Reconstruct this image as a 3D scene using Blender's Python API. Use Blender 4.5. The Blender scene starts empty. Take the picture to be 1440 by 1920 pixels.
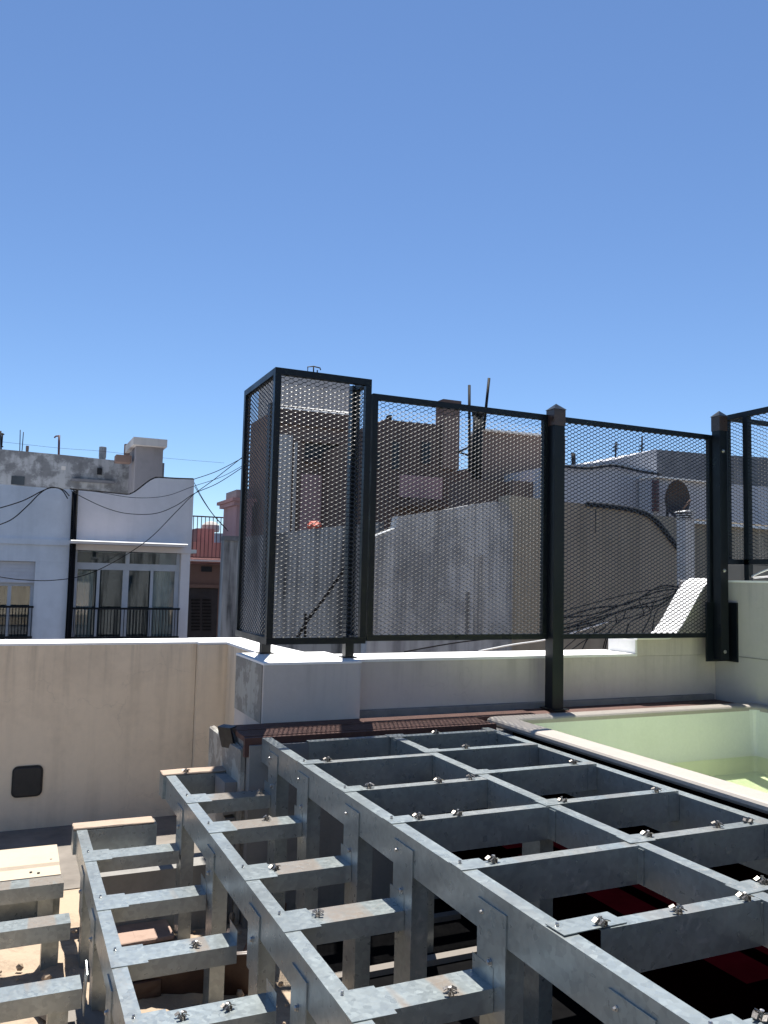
import bpy, bmesh, math, random
from mathutils import Vector, Matrix
random.seed(7)
SC = bpy.context.scene
COL = SC.collection
# ------------------------------------------------------------------ camera
FPX, YAW, PITCH, ROLL = 1546.24, math.radians(24.2047), math.radians(4.62476), math.radians(1.34634)
EYE = Vector((0, 0, 1.5))
cy, sy, cp, sp = math.cos(YAW), math.sin(YAW), math.cos(PITCH), math.sin(PITCH)
FW = Vector((sy*cp, cy*cp, sp)); RT0 = Vector((cy, -sy, 0)); UP0 = RT0.cross(FW)
RT = math.cos(ROLL)*RT0 + math.sin(ROLL)*UP0
UP = -math.sin(ROLL)*RT0 + math.cos(ROLL)*UP0
cam_data = bpy.data.cameras.new('camera'); cam = bpy.data.objects.new('camera', cam_data); COL.objects.link(cam)
m = Matrix((RT, UP, -FW)).transposed().to_4x4(); m.translation = EYE
cam.matrix_world = m
cam_data.sensor_fit = 'VERTICAL'; cam_data.sensor_height = 24; cam_data.sensor_width = 18
cam_data.lens = FPX/1920*24
cam_data.clip_start = 0.05; cam_data.clip_end = 2000
SC.camera = cam
SC.render.resolution_x, SC.render.resolution_y = 768, 1024
# ------------------------------------------------------------------ light
SUNV = Vector((0.14, 0.36, 1.0)).normalized()
world = bpy.data.worlds.new('World'); SC.world = world; world.use_nodes = True
wn = world.node_tree; wn.nodes.clear()
out = wn.nodes.new('ShaderNodeOutputWorld'); bg = wn.nodes.new('ShaderNodeBackground'); sky = wn.nodes.new('ShaderNodeTexSky')
sky.sky_type = 'NISHITA'; sky.sun_disc = False
sky.sun_elevation = math.asin(SUNV.z); sky.sun_rotation = math.atan2(SUNV.x, SUNV.y)
sky.altitude = 1200; sky.air_density = 1.0; sky.dust_density = 0.0; sky.ozone_density = 7.0
bg.inputs['Strength'].default_value = 0.077
wn.links.new(sky.outputs[0], bg.inputs[0]); wn.links.new(bg.outputs[0], out.inputs[0])
sd = bpy.data.lights.new('sun', 'SUN'); sd.energy = 5.0; sd.angle = math.radians(0.53); sd.color = (1.0, 0.96, 0.89)
so = bpy.data.objects.new('sun', sd); COL.objects.link(so); so.rotation_euler = SUNV.to_track_quat('Z', 'Y').to_euler(); so.location = (0, 0, 30)
vs = SC.view_settings; vs.view_transform = 'Standard'; vs.look = 'None'; vs.exposure = 0.95; vs.gamma = 1; vs.use_curve_mapping = False

# ------------------------------------------------------------------ helpers
def at(px, py, Y):
    d = (px-720)/FPX*RT - (py-960)/FPX*UP + FW
    return EYE + d*(Y/d.y)
def atz(px, py, Z):
    d = (px-720)/FPX*RT - (py-960)/FPX*UP + FW
    return EYE + d*((Z-EYE.z)/d.z)
def tag(o, label=None, cat=None, group=None, kind=None):
    if label: o['label'] = label
    if cat: o['category'] = cat
    if group: o['group'] = group
    if kind: o['kind'] = kind
    return o
def thing(name, label, cat, loc, group=None):
    o = bpy.data.objects.new(name, None); o.empty_display_size = 0.1; COL.objects.link(o); o.location = loc
    return tag(o, label, cat, group)
def adopt(o, parent):
    if parent is None: return
    root = parent; off = Vector((0, 0, 0))
    o.parent = parent
    # every mesh is written in world space, so undo the chain of parent offsets
    while root is not None:
        off += root.location; root = root.parent
    if parent.type == 'EMPTY': o.matrix_parent_inverse = Matrix.Translation(-off)
def obj(name, verts, faces, mat, parent=None, smooth=False):
    me = bpy.data.meshes.new(name); me.from_pydata([tuple(v) for v in verts], [], faces); me.update()
    if mat: me.materials.append(mat)
    if smooth: me.polygons.foreach_set('use_smooth', [True]*len(me.polygons))
    o = bpy.data.objects.new(name, me); COL.objects.link(o); adopt(o, parent)
    return o
def from_bm(name, bm, mat, parent=None, smooth=False):
    bmesh.ops.recalc_face_normals(bm, faces=bm.faces[:])
    me = bpy.data.meshes.new(name); bm.to_mesh(me); bm.free()
    if mat: me.materials.append(mat)
    if smooth: me.polygons.foreach_set('use_smooth', [True]*len(me.polygons))
    o = bpy.data.objects.new(name, me); COL.objects.link(o); adopt(o, parent)
    return o
def bm_box(bm, x0, x1, y0, y1, z0, z1, M=None):
    vs_ = [bm.verts.new((x, y, z) if M is None else M @ Vector((x, y, z))) for x in (x0, x1) for y in (y0, y1) for z in (z0, z1)]
    for f in ((0,1,3,2),(4,6,7,5),(0,4,5,1),(2,3,7,6),(0,2,6,4),(1,5,7,3)): bm.faces.new([vs_[i] for i in f])
    return vs_
def box(name, x0, x1, y0, y1, z0, z1, mat, parent=None, bev=0.0, seg=1, M=None, cuts=0, jit=0.0):
    bm = bmesh.new(); bm_box(bm, x0, x1, y0, y1, z0, z1, M)
    if cuts:
        bmesh.ops.subdivide_edges(bm, edges=bm.edges[:], cuts=cuts, use_grid_fill=True)
    if bev > 0: bmesh.ops.bevel(bm, geom=[e for e in bm.edges if e.calc_face_angle(0) > 0.5], offset=bev, segments=seg, affect='EDGES', profile=0.5)
    if jit:
        for v in bm.verts: v.co += Vector((random.uniform(-jit, jit), random.uniform(-jit, jit), random.uniform(-jit, jit)))
    return from_bm(name, bm, mat, parent)
def prism_y(name, pts, y0, y1, mat, parent=None, bev=0.0):
    """outline in x-z, extruded along y"""
    bm = bmesh.new()
    a = [bm.verts.new((p[0], y0, p[1])) for p in pts]; b = [bm.verts.new((p[0], y1, p[1])) for p in pts]
    n = len(pts); bm.faces.new(a); bm.faces.new(b[::-1])
    for i in range(n): bm.faces.new((a[i], b[i], b[(i+1) % n], a[(i+1) % n]))
    bmesh.ops.recalc_face_normals(bm, faces=bm.faces[:])
    if bev: bmesh.ops.bevel(bm, geom=[e for e in bm.edges if e.calc_face_angle(0) > 0.5], offset=bev, segments=1, affect='EDGES')
    return from_bm(name, bm, mat, parent)
def prism_x(name, pts, x0, x1, mat, parent=None):
    """outline in y-z, extruded along x"""
    bm = bmesh.new()
    a = [bm.verts.new((x0, p[0], p[1])) for p in pts]; b = [bm.verts.new((x1, p[0], p[1])) for p in pts]
    n = len(pts); bm.faces.new(a); bm.faces.new(b[::-1])
    for i in range(n): bm.faces.new((a[i], b[i], b[(i+1) % n], a[(i+1) % n]))
    return from_bm(name, bm, mat, parent)
def tube(name, pts, r, mat, parent=None, n=6, closed=False):
    pts = [Vector(p) for p in pts]; verts = []; faces = []
    N = len(pts)
    for i, p in enumerate(pts):
        if closed: d = pts[(i+1) % N]-pts[i-1]
        else: d = pts[min(i+1, N-1)]-pts[max(i-1, 0)]
        d.normalize()
        u = d.cross(Vector((0, 0, 1)))
        if u.length < 1e-3: u = d.cross(Vector((1, 0, 0)))
        u.normalize(); v = d.cross(u)
        rr = r[i] if isinstance(r, (list, tuple)) else r
        for k in range(n):
            a = 2*math.pi*k/n; verts.append(p + (u*math.cos(a)+v*math.sin(a))*rr)
    for i in range(N if closed else N-1):
        j = (i+1) % N
        for k in range(n): faces.append((i*n+k, i*n+(k+1) % n, j*n+(k+1) % n, j*n+k))
    if not closed:
        faces.append(tuple(range(n-1, -1, -1))); faces.append(tuple((N-1)*n+k for k in range(n)))
    return obj(name, verts, faces, mat, parent, smooth=n > 4)
def lathe(name, c, prof, mat, parent=None, n=16):
    """prof: list of (radius, z); axis vertical at c"""
    verts = []; faces = []
    for r, z in prof:
        for k in range(n):
            a = 2*math.pi*k/n; verts.append((c[0]+r*math.cos(a), c[1]+r*math.sin(a), c[2]+z))
    for i in range(len(prof)-1):
        for k in range(n): faces.append((i*n+k, i*n+(k+1) % n, (i+1)*n+(k+1) % n, (i+1)*n+k))
    faces.append(tuple(range(n-1, -1, -1))); faces.append(tuple((len(prof)-1)*n+k for k in range(n)))
    return obj(name, verts, faces, mat, parent)
def smooth_curve(pts, sub=8):
    pts = [Vector(p) for p in pts]; res = []
    for i in range(len(pts)-1):
        p0 = pts[max(i-1, 0)]; p1 = pts[i]; p2 = pts[i+1]; p3 = pts[min(i+2, len(pts)-1)]
        for k in range(sub):
            t = k/sub
            res.append(0.5*((2*p1)+(p2-p0)*t+(2*p0-5*p1+4*p2-p3)*t*t+(3*p1-p0-3*p2+p3)*t**3))
    res.append(pts[-1]); return res
def share(o, name, loc, parent):
    c = bpy.data.objects.new(name, o.data); COL.objects.link(c)
    c.parent = parent
    if parent and parent.type == 'EMPTY': c.matrix_parent_inverse = o.matrix_parent_inverse.copy()
    c.location = loc
    return c

# ------------------------------------------------------------------ materials
def newmat(name):
    m_ = bpy.data.materials.new(name); m_.use_nodes = True
    nt = m_.node_tree; b = nt.nodes['Principled BSDF']
    return m_, nt, b
def N(nt, t, **kw):
    n = nt.nodes.new(t)
    for k, v in kw.items():
        if k in n.inputs.keys(): n.inputs[k].default_value = v
        else: setattr(n, k, v)
    return n
def coords(nt, scale=(1, 1, 1)):
    g = N(nt, 'ShaderNodeNewGeometry'); mp = N(nt, 'ShaderNodeMapping'); mp.inputs['Scale'].default_value = scale
    nt.links.new(g.outputs['Position'], mp.inputs['Vector']); return mp.outputs[0]
def mixc(nt, fac, a, b, mode='MIX'):
    mx = nt.nodes.new('ShaderNodeMix'); mx.data_type = 'RGBA'; mx.blend_type = mode
    for s, v in ((mx.inputs[0], fac), (mx.inputs[6], a), (mx.inputs[7], b)):
        if hasattr(v, 'is_linked'): nt.links.new(v, s)
        else: s.default_value = v if not isinstance(v, tuple) or len(v) == 4 else (*v, 1)
    return mx.outputs[2]
def ramp(nt, fac, p0, p1, c0=0.0, c1=1.0):
    r = nt.nodes.new('ShaderNodeMapRange'); r.inputs['From Min'].default_value = p0; r.inputs['From Max'].default_value = p1
    r.inputs['To Min'].default_value = c0; r.inputs['To Max'].default_value = c1
    nt.links.new(fac, r.inputs['Value']); return r.outputs[0]
def noise(nt, vec, scale, detail=4, rough=0.55):
    n = N(nt, 'ShaderNodeTexNoise'); n.inputs['Scale'].default_value = scale; n.inputs['Detail'].default_value = detail; n.inputs['Roughness'].default_value = rough
    nt.links.new(vec, n.inputs['Vector']); return n.outputs['Fac']
def bump(nt, b, h, strength, dist=0.01):
    bp = N(nt, 'ShaderNodeBump'); bp.inputs['Strength'].default_value = strength; bp.inputs['Distance'].default_value = dist
    nt.links.new(h, bp.inputs['Height']); nt.links.new(bp.outputs[0], b.inputs['Normal'])
def plaster(name, col, dark=None, scale=3.0, streak=0.35, patch=0.35, rough=0.9, bmp=0.25, fine=60.0, patch_lo=0.5, patch_hi=0.72, ss=3.0, slo=0.5, shi=0.75, crack=0.0, drip=None):
    """painted render: soft blotches, vertical rain streaks, grain"""
    m_, nt, b = newmat(name)
    dark = dark or tuple(c*0.55 for c in col)
    v = coords(nt); vs_ = coords(nt, (1, 1, 0.08))
    n1 = noise(nt, v, scale, 8, 0.68); n2 = noise(nt, vs_, scale*ss, 4, 0.6); n3 = noise(nt, v, fine, 3, 0.6)
    c = mixc(nt, ramp(nt, n1, patch_lo, patch_hi, 0, patch), col, dark)
    c = mixc(nt, ramp(nt, n2, slo, shi, 0, streak), c, dark)
    c = mixc(nt, ramp(nt, n3, 0.3, 0.7, 0, 0.18), c, tuple(min(1, x*1.25) for x in col))
    if drip:
        # rain stains running down from under the coping
        g_ = N(nt, 'ShaderNodeNewGeometry'); sp_ = N(nt, 'ShaderNodeSeparateXYZ'); nt.links.new(g_.outputs['Position'], sp_.inputs[0])
        m1 = N(nt, 'ShaderNodeMath', operation='MULTIPLY'); nt.links.new(ramp(nt, sp_.outputs[2], drip[0], drip[1], 0.0, 0.36), m1.inputs[0])
        nt.links.new(ramp(nt, noise(nt, coords(nt, (1, 1, 0.05)), 13, 5, 0.65), 0.5, 0.66), m1.inputs[1])
        c = mixc(nt, m1.outputs[0], c, tuple(x*0.62 for x in dark))
    if crack:
        vo = N(nt, 'ShaderNodeTexVoronoi', feature='DISTANCE_TO_EDGE'); vo.inputs['Scale'].default_value = 1.1
        nv = N(nt, 'ShaderNodeTexNoise'); nv.inputs['Scale'].default_value = 3.5; nv.inputs['Detail'].default_value = 6; nt.links.new(v, nv.inputs['Vector'])
        ad = N(nt, 'ShaderNodeVectorMath', operation='MULTIPLY_ADD'); ad.inputs[1].default_value = (0.6, 0.6, 0.6); nt.links.new(nv.outputs['Color'], ad.inputs[0]); nt.links.new(v, ad.inputs[2]); nt.links.new(ad.outputs[0], vo.inputs['Vector'])
        cm = N(nt, 'ShaderNodeMath', operation='MULTIPLY'); nt.links.new(ramp(nt, vo.outputs['Distance'], 0.0, 0.006, crack, 0.0), cm.inputs[0]); nt.links.new(ramp(nt, n1, 0.42, 0.56), cm.inputs[1])
        c = mixc(nt, cm.outputs[0], c, tuple(x*0.45 for x in dark))
    nt.links.new(c, b.inputs['Base Color']); b.inputs['Roughness'].default_value = rough
    b.inputs['Specular IOR Level'].default_value = 0.25
    bump(nt, b, n3, bmp, 0.004)
    return m_
def plain(name, col, rough=0.5, metal=0.0, var=0.12, scale=8.0, spec=0.5, bmp=0.0):
    m_, nt, b = newmat(name)
    v = coords(nt); n1 = noise(nt, v, scale, 5, 0.6)
    c = mixc(nt, ramp(nt, n1, 0.3, 0.7), tuple(x*(1-var) for x in col), tuple(min(1, x*(1+var)) for x in col))
    nt.links.new(c, b.inputs['Base Color'])
    b.inputs['Roughness'].default_value = rough; b.inputs['Metallic'].default_value = metal; b.inputs['Specular IOR Level'].default_value = spec
    r = ramp(nt, noise(nt, v, scale*3, 4), 0.3, 0.7, max(0.03, rough-0.1), min(1, rough+0.1)); nt.links.new(r, b.inputs['Roughness'])
    if bmp: bump(nt, b, noise(nt, v, scale*6, 4), bmp, 0.004)
    return m_
def galvanised(name, dust=0.35, tint=(0.335, 0.375, 0.375)):
    m_, nt, b = newmat(name)
    v = coords(nt)
    vo = N(nt, 'ShaderNodeTexVoronoi'); vo.inputs['Scale'].default_value = 75; nt.links.new(v, vo.inputs['Vector'])
    sepc = N(nt, 'ShaderNodeSeparateColor'); nt.links.new(vo.outputs['Color'], sepc.inputs[0])
    n1 = noise(nt, v, 4, 4, 0.6); n2 = noise(nt, v, 55, 4, 0.7)
    # dull and bright spangle
    c = mixc(nt, ramp(nt, sepc.outputs[0], 0, 1, 0.0, 0.8), tint, tuple(x*0.74 for x in tint))
    c = mixc(nt, ramp(nt, n1, 0.45, 0.7, 0, 0.5), c, (0.17, 0.185, 0.19))
    # bands of dried mortar dust where the boards lay
    vx = coords(nt, (7.0, 0.7, 0.7)); nd = noise(nt, vx, 1.0, 2, 0.4)
    dm = ramp(nt, nd, 0.505, 0.535, 0, dust)
    dg = N(nt, 'ShaderNodeMath', operation='MULTIPLY'); nt.links.new(dm, dg.inputs[0]); gm = N(nt, 'ShaderNodeNewGeometry'); sx_ = N(nt, 'ShaderNodeSeparateXYZ'); nt.links.new(gm.outputs['Normal'], sx_.inputs[0]); up_ = N(nt, 'ShaderNodeMath', operation='MULTIPLY'); nt.links.new(ramp(nt, sx_.outputs[2], 0.5, 0.9), up_.inputs[0]); nt.links.new(ramp(nt, n2, 0.25, 0.6, 0.6, 1.0), up_.inputs[1]); nt.links.new(up_.outputs[0], dg.inputs[1])
    # white rust freckles
    wr = N(nt, 'ShaderNodeMath', operation='MULTIPLY'); nt.links.new(ramp(nt, n2, 0.52, 0.62, 0, 0.5), wr.inputs[0]); nt.links.new(ramp(nt, noise(nt, v, 2.3, 3), 0.5, 0.62), wr.inputs[1])
    c = mixc(nt, wr.outputs[0], c, (0.30, 0.29, 0.275))
    c = mixc(nt, dg.outputs[0], c, (0.205, 0.168, 0.135))
    nt.links.new(c, b.inputs['Base Color'])
    sm = N(nt, 'ShaderNodeMath', operation='MAXIMUM'); nt.links.new(dg.outputs[0], sm.inputs[0]); nt.links.new(wr.outputs[0], sm.inputs[1])
    mt = ramp(nt, sm.outputs[0], 0, 1, 0.52, 0.0); nt.links.new(mt, b.inputs['Metallic'])
    rr = N(nt, 'ShaderNodeMath', operation='MULTIPLY_ADD'); nt.links.new(sepc.outputs[1], rr.inputs[0]); rr.inputs[1].default_value = 0.10; rr.inputs[2].default_value = 0.27
    nt.links.new(rr.outputs[0], b.inputs['Roughness'])
    bump(nt, b, n1, 0.08, 0.01)
    return m_

M = {}
M['galv'] = galvanised('galvanised_steel', 0.9)
M['galv_mid'] = galvanised('galvanised_steel_dusty', 0.4)
M['galv_clean'] = galvanised('galvanised_steel_clean', 0.15)
M['dusty_top'] = plaster('dusty_timber', (0.37, 0.285, 0.22), (0.20, 0.14, 0.10), scale=9, streak=0.2, patch=0.6)
M['cream_board'] = plaster('cream_board', (0.46, 0.38, 0.29), (0.3, 0.24, 0.18), scale=6, streak=0.1, patch=0.25, bmp=0.1)
M['screw'] = plain('zinc_screw', (0.45, 0.44, 0.43), 0.35, 1.0, 0.1, 50)
M['clip'] = plain('stainless_clip', (0.20, 0.185, 0.17), 0.42, 1.0, 0.25, 90)
M['paint'] = plain('dark_teal_paint', (0.0055, 0.0085, 0.012), 0.36, 0.0, 0.1, 3, 0.3)
M['meshpaint'] = plain('dark_mesh_paint', (0.008, 0.0115, 0.0145), 0.45, 0.0, 0.1, 3, 0.9)
M['capbrown'] = plain('primer_brown', (0.05, 0.031, 0.025), 0.35, 0.0, 0.25, 30)
M['beige_wall'] = plaster('beige_render', (0.80, 0.655, 0.485), (0.50, 0.40, 0.29), scale=1.7, ss=4.0, streak=0.5, patch=0.5, fine=25, crack=0.16, drip=(0.62, 1.06))
M['grey_wall'] = plaster('grey_render', (0.57, 0.515, 0.465), (0.42, 0.375, 0.335), scale=2.0, streak=0.35, patch=0.5, fine=30, crack=0.14, drip=(0.85, 1.08))
M['right_wall'] = plaster('right_render', (0.46, 0.43, 0.40), (0.34, 0.315, 0.29), scale=1.5, streak=0.3, patch=0.5, fine=30, crack=0.14, drip=(1.1, 1.54))
M['white_cap'] = plaster('white_roof_paint', (0.83, 0.82, 0.80), (0.62, 0.6, 0.57), scale=4, streak=0.05, patch=0.3, bmp=0.1)
M['raw_plaster'] = plaster('patched_plaster', (0.40, 0.385, 0.34), (0.22, 0.2, 0.175), scale=7, streak=0.5, patch=0.85, patch_lo=0.47, patch_hi=0.53)
M['concrete_block'] = plaster('raw_concrete', (0.25, 0.24, 0.225), (0.13, 0.125, 0.12), scale=6, streak=0.3, patch=0.7)
M['floor'] = plaster('terrace_screed', (0.38, 0.30, 0.22), (0.20, 0.15, 0.11), scale=4, streak=0.0, patch=0.7, fine=40, bmp=0.7)
M['floor_shade'] = plain('shade_sheet_grey', (0.20, 0.178, 0.155), 0.85, 0, 0.3, 4, 0.2)  # dark tone of the added floor sheets that deepen the shade
M['rubble'] = plaster('rubble_mortar', (0.36, 0.28, 0.205), (0.18, 0.13, 0.095), scale=14, streak=0.0, patch=0.85, fine=55, bmp=1.0)
M['tile'] = plaster('pink_floor_tile', (0.33, 0.235, 0.19), (0.22, 0.15, 0.12), scale=16, streak=0.0, patch=0.6)
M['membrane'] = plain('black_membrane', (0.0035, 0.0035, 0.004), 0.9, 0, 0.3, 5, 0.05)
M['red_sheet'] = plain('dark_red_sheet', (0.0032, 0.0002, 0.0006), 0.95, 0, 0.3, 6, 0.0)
M['batten'] = plaster('pale_batten', (0.20, 0.18, 0.16), (0.13, 0.115, 0.10), scale=8, streak=0.0, patch=0.4)
M['brown_board'] = plain('brown_composite', (0.095, 0.046, 0.036), 0.6, 0, 0.2, 14, 0.3, 0.15)
M['brown_steel'] = plain('brown_primer_steel', (0.045, 0.022, 0.015), 0.5, 0, 0.3, 14)
M['rust_board'] = plain('orange_brown_plank', (0.16, 0.075, 0.037), 0.7, 0, 0.25, 10)
M['black_plastic'] = plain('black_plastic', (0.008, 0.008, 0.009), 0.5, 0, 0.3, 10)
M['vent'] = plain('dark_vent_plastic', (0.02, 0.019, 0.019), 0.55, 0, 0.2, 10)
M['pool_rim'] = plaster('pool_coping', (0.37, 0.335, 0.295), (0.28, 0.245, 0.215), scale=9, streak=0.0, patch=0.35, rough=0.5, bmp=0.12)
M['pool_in'] = plaster('pool_gelcoat', (0.72, 0.735, 0.655), (0.60, 0.63, 0.53), scale=2.5, streak=0.15, patch=0.35, rough=0.35, bmp=0.03)
M['white_house'] = plaster('white_house_paint', (0.70, 0.71, 0.74), (0.44, 0.45, 0.47), scale=0.7, streak=0.4, patch=0.45, fine=6, ss=5)
M['pink_white'] = plaster('pinkish_white_paint', (0.76, 0.70, 0.68), (0.52, 0.48, 0.46), scale=0.6, streak=0.35, patch=0.4, fine=6, ss=5)
M['ledge_white'] = plaster('ledge_white', (0.84, 0.82, 0.78), (0.6, 0.58, 0.55), scale=2, streak=0.1, patch=0.3)
M['old_concrete'] = plaster('weathered_concrete', (0.31, 0.315, 0.32), (0.075, 0.075, 0.08), scale=2.0, streak=0.6, patch=0.75, fine=5, patch_lo=0.44, patch_hi=0.54, ss=2.5)
M['chimney'] = plaster('chimney_render', (0.25, 0.235, 0.24), (0.14, 0.13, 0.135), scale=1.2, streak=0.3, patch=0.6, fine=8)
M['stained'] = plaster('stained_party_wall', (0.33, 0.33, 0.325), (0.035, 0.035, 0.037), scale=0.9, streak=0.95, patch=0.6, fine=12, ss=7.0, slo=0.44, shi=0.62)
M['plaster_white'] = plaster('pale_round_wall', (0.40, 0.41, 0.415), (0.12, 0.122, 0.128), scale=1.6, ss=4, streak=0.75, patch=0.65, fine=12, patch_lo=0.48, patch_hi=0.6, slo=0.46, shi=0.66)
M['beige_party'] = plaster('beige_party_wall', (0.34, 0.28, 0.205), (0.20, 0.16, 0.115), scale=1.3, ss=4, streak=0.6, patch=0.5, fine=10, slo=0.47, shi=0.7)
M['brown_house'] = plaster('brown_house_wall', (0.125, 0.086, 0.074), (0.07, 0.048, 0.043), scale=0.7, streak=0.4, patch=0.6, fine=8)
M['taupe'] = plaster('taupe_wall', (0.205, 0.142, 0.118), (0.105, 0.07, 0.06), scale=0.7, streak=0.4, patch=0.5, fine=8)
M['pink_house'] = plaster('faded_pink_wall', (0.42, 0.27, 0.275), (0.27, 0.16, 0.16), scale=0.9, streak=0.35, patch=0.5, fine=8)
M['terracotta'] = plaster('terracotta_wall', (0.43, 0.24, 0.22), (0.25, 0.13, 0.12), scale=1, streak=0.3, patch=0.5, fine=9)
M['light_band'] = plaster('pale_attic_wall', (0.52, 0.49, 0.46), (0.30, 0.27, 0.25), scale=0.8, streak=0.5, patch=0.5, fine=8)
M['shade_white'] = plaster('blue_white_wall', (0.45, 0.46, 0.50), (0.3, 0.3, 0.33), scale=0.7, streak=0.3, patch=0.4, fine=8)
M['roofgrey'] = plain('grey_roof_sheet', (0.14, 0.14, 0.15), 0.7, 0, 0.25, 3)
M['iron'] = plain('black_iron', (0.012, 0.013, 0.015), 0.7, 0, 0.2, 20, 0.2)
M['rust_iron'] = plain('maroon_iron', (0.09, 0.035, 0.04), 0.6, 0, 0.3, 20)
M['alu'] = plain('white_aluminium', (0.46, 0.48, 0.52), 0.4, 0, 0.08, 5)
M['blind'] = plain('white_roller_shutter', (0.56, 0.56, 0.60), 0.6, 0, 0.08, 5)
M['curtain'] = plain('pale_curtain', (0.58, 0.62, 0.61), 0.9, 0, 0.15, 3)
M['curtain_dark'] = plain('grey_curtain', (0.12, 0.14, 0.15), 0.9, 0, 0.2, 3)
M['room'] = plain('dark_room', (0.03, 0.038, 0.045), 0.9, 0, 0.3, 2)
M['shutter'] = plain('dark_shutter', (0.028, 0.03, 0.035), 0.6, 0, 0.2, 4)
M['cable'] = plain('black_cable', (0.012, 0.012, 0.014), 0.8, 0, 0.2, 9, 0.1)
M['white_cable'] = plain('white_hose', (0.75, 0.74, 0.72), 0.5, 0, 0.08, 9)
M['vent_white'] = plain('white_vent_pipe', (0.52, 0.52, 0.51), 0.6, 0, 0.12, 9)
M['dish'] = plain('dark_dish', (0.035, 0.026, 0.026), 0.6, 0, 0.3, 9)
M['orange'] = plain('orange_tarp', (0.55, 0.10, 0.055), 0.7, 0, 0.2, 9)
M['water_tank'] = plain('grey_tank', (0.20, 0.21, 0.22), 0.6, 0, 0.15, 3)
M['street'] = plain('street_asphalt', (0.06, 0.06, 0.06), 0.9, 0, 0.2, 0.5)
def glass_mat(name, tint=(0.8, 0.88, 0.9), refl=0.07):
    m_, nt, b = newmat(name); nt.nodes.remove(b)
    o = nt.nodes['Material Output']; t = N(nt, 'ShaderNodeBsdfTransparent'); g = N(nt, 'ShaderNodeBsdfGlossy'); mx = N(nt, 'ShaderNodeMixShader')
    t.inputs['Color'].default_value = (*tint, 1); g.inputs['Roughness'].default_value = 0.02
    fr = N(nt, 'ShaderNodeFresnel'); fr.inputs['IOR'].default_value = 1.5
    ad = N(nt, 'ShaderNodeMath', operation='ADD'); ad.inputs[1].default_value = refl; nt.links.new(fr.outputs[0], ad.inputs[0])
    nt.links.new(ad.outputs[0], mx.inputs[0]); nt.links.new(t.outputs[0], mx.inputs[1]); nt.links.new(g.outputs[0], mx.inputs[2]); nt.links.new(mx.outputs[0], o.inputs[0])
    return m_
M['glass'] = glass_mat('window_glass')
def water_mat():
    m_ = glass_mat('pool_water', (0.90, 0.97, 0.76), 0.0)
    nt = m_.node_tree; g = [n for n in nt.nodes if n.type == 'BSDF_GLOSSY'][0]; fr = [n for n in nt.nodes if n.type == 'FRESNEL'][0]; fr.inputs['IOR'].default_value = 1.33
    bp = N(nt, 'ShaderNodeBump'); bp.inputs['Strength'].default_value = 0.15; bp.inputs['Distance'].default_value = 0.01
    nt.links.new(noise(nt, coords(nt), 7, 3), bp.inputs['Height']); nt.links.new(bp.outputs[0], g.inputs['Normal'])
    return m_
M['water'] = water_mat()

# ================================================================== SETTING
def sheet(name, x0, x1, y0, y1, z, mat, nx=1, ny=1, amp=0.0):
    verts = []; faces = []
    for j in range(ny+1):
        for i in range(nx+1):
            verts.append((x0+(x1-x0)*i/nx, y0+(y1-y0)*j/ny, z+random.uniform(-amp, amp)))
    for j in range(ny):
        for i in range(nx):
            a = j*(nx+1)+i; faces.append((a, a+1, a+nx+2, a+nx+1))
    return obj(name, verts, faces, mat)
tag(sheet('ground', -600, 600, -300, 1200, -10.0, M['street']), kind='structure')
tag(box('terrace_floor', -8, 7.5, -5, 5.6, -0.35, 0.0, M['floor']), kind='structure')
tag(box('building_block', -7.98, 7.48, -4.98, 5.58, -9.99, -0.352, M['chimney']), kind='structure')
tag(sheet('shade_sheet', -8, 1.1, 4.27, 5.318, 0.004, M['floor_shade']), kind='structure')  # dark sheet that paints the wall's shadow band onto the floor
tag(sheet('shade_sheet', -8, 0.93, -1.88, 2.15, 0.004, M['floor_shade']), kind='structure')  # unseen dark sheet added to cut light bounced up onto the steel
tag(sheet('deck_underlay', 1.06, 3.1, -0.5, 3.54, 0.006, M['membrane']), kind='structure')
# ================================================================== WALLS OF THE TERRACE
w = thing('parapet_wall', 'long beige rendered parapet wall with white painted top left of the pillar', 'wall', (-3, 5.45, 0))
box('wall_face', -8, 1.105, 5.32, 5.63, 0.0, 1.058, M['beige_wall'], w, 0.006)
box('pilaster', 1.108, 1.60, 5.262, 5.632, 0.0, 1.056, M['beige_wall'], w, 0.012)
box('coping', -8, 1.103, 5.318, 5.64, 1.0585, 1.071, M['white_cap'], w, 0.005)
prism = [(1.10, 5.25), (1.60, 5.25), (1.62, 4.36), (1.31, 4.36), (1.29, 5.12)]
bm = bmesh.new()
lo = [bm.verts.new((x, y, 1.0585)) for x, y in [(1.105, 5.258), (1.285, 5.258), (1.285, 4.42), (1.56, 4.42), (1.47, 5.64), (1.105, 5.64)]]
r_ = bmesh.ops.extrude_face_region(bm, geom=[bm.faces.new(lo)])
for v in r_['geom']:
    if isinstance(v, bmesh.types.BMVert): v.co.z = 1.073
from_bm('coping', bm, M['white_cap'], w)
box('return_wall', 1.29, 1.50, 4.43, 5.26, 0.0, 1.057, M['beige_wall'], w)
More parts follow.
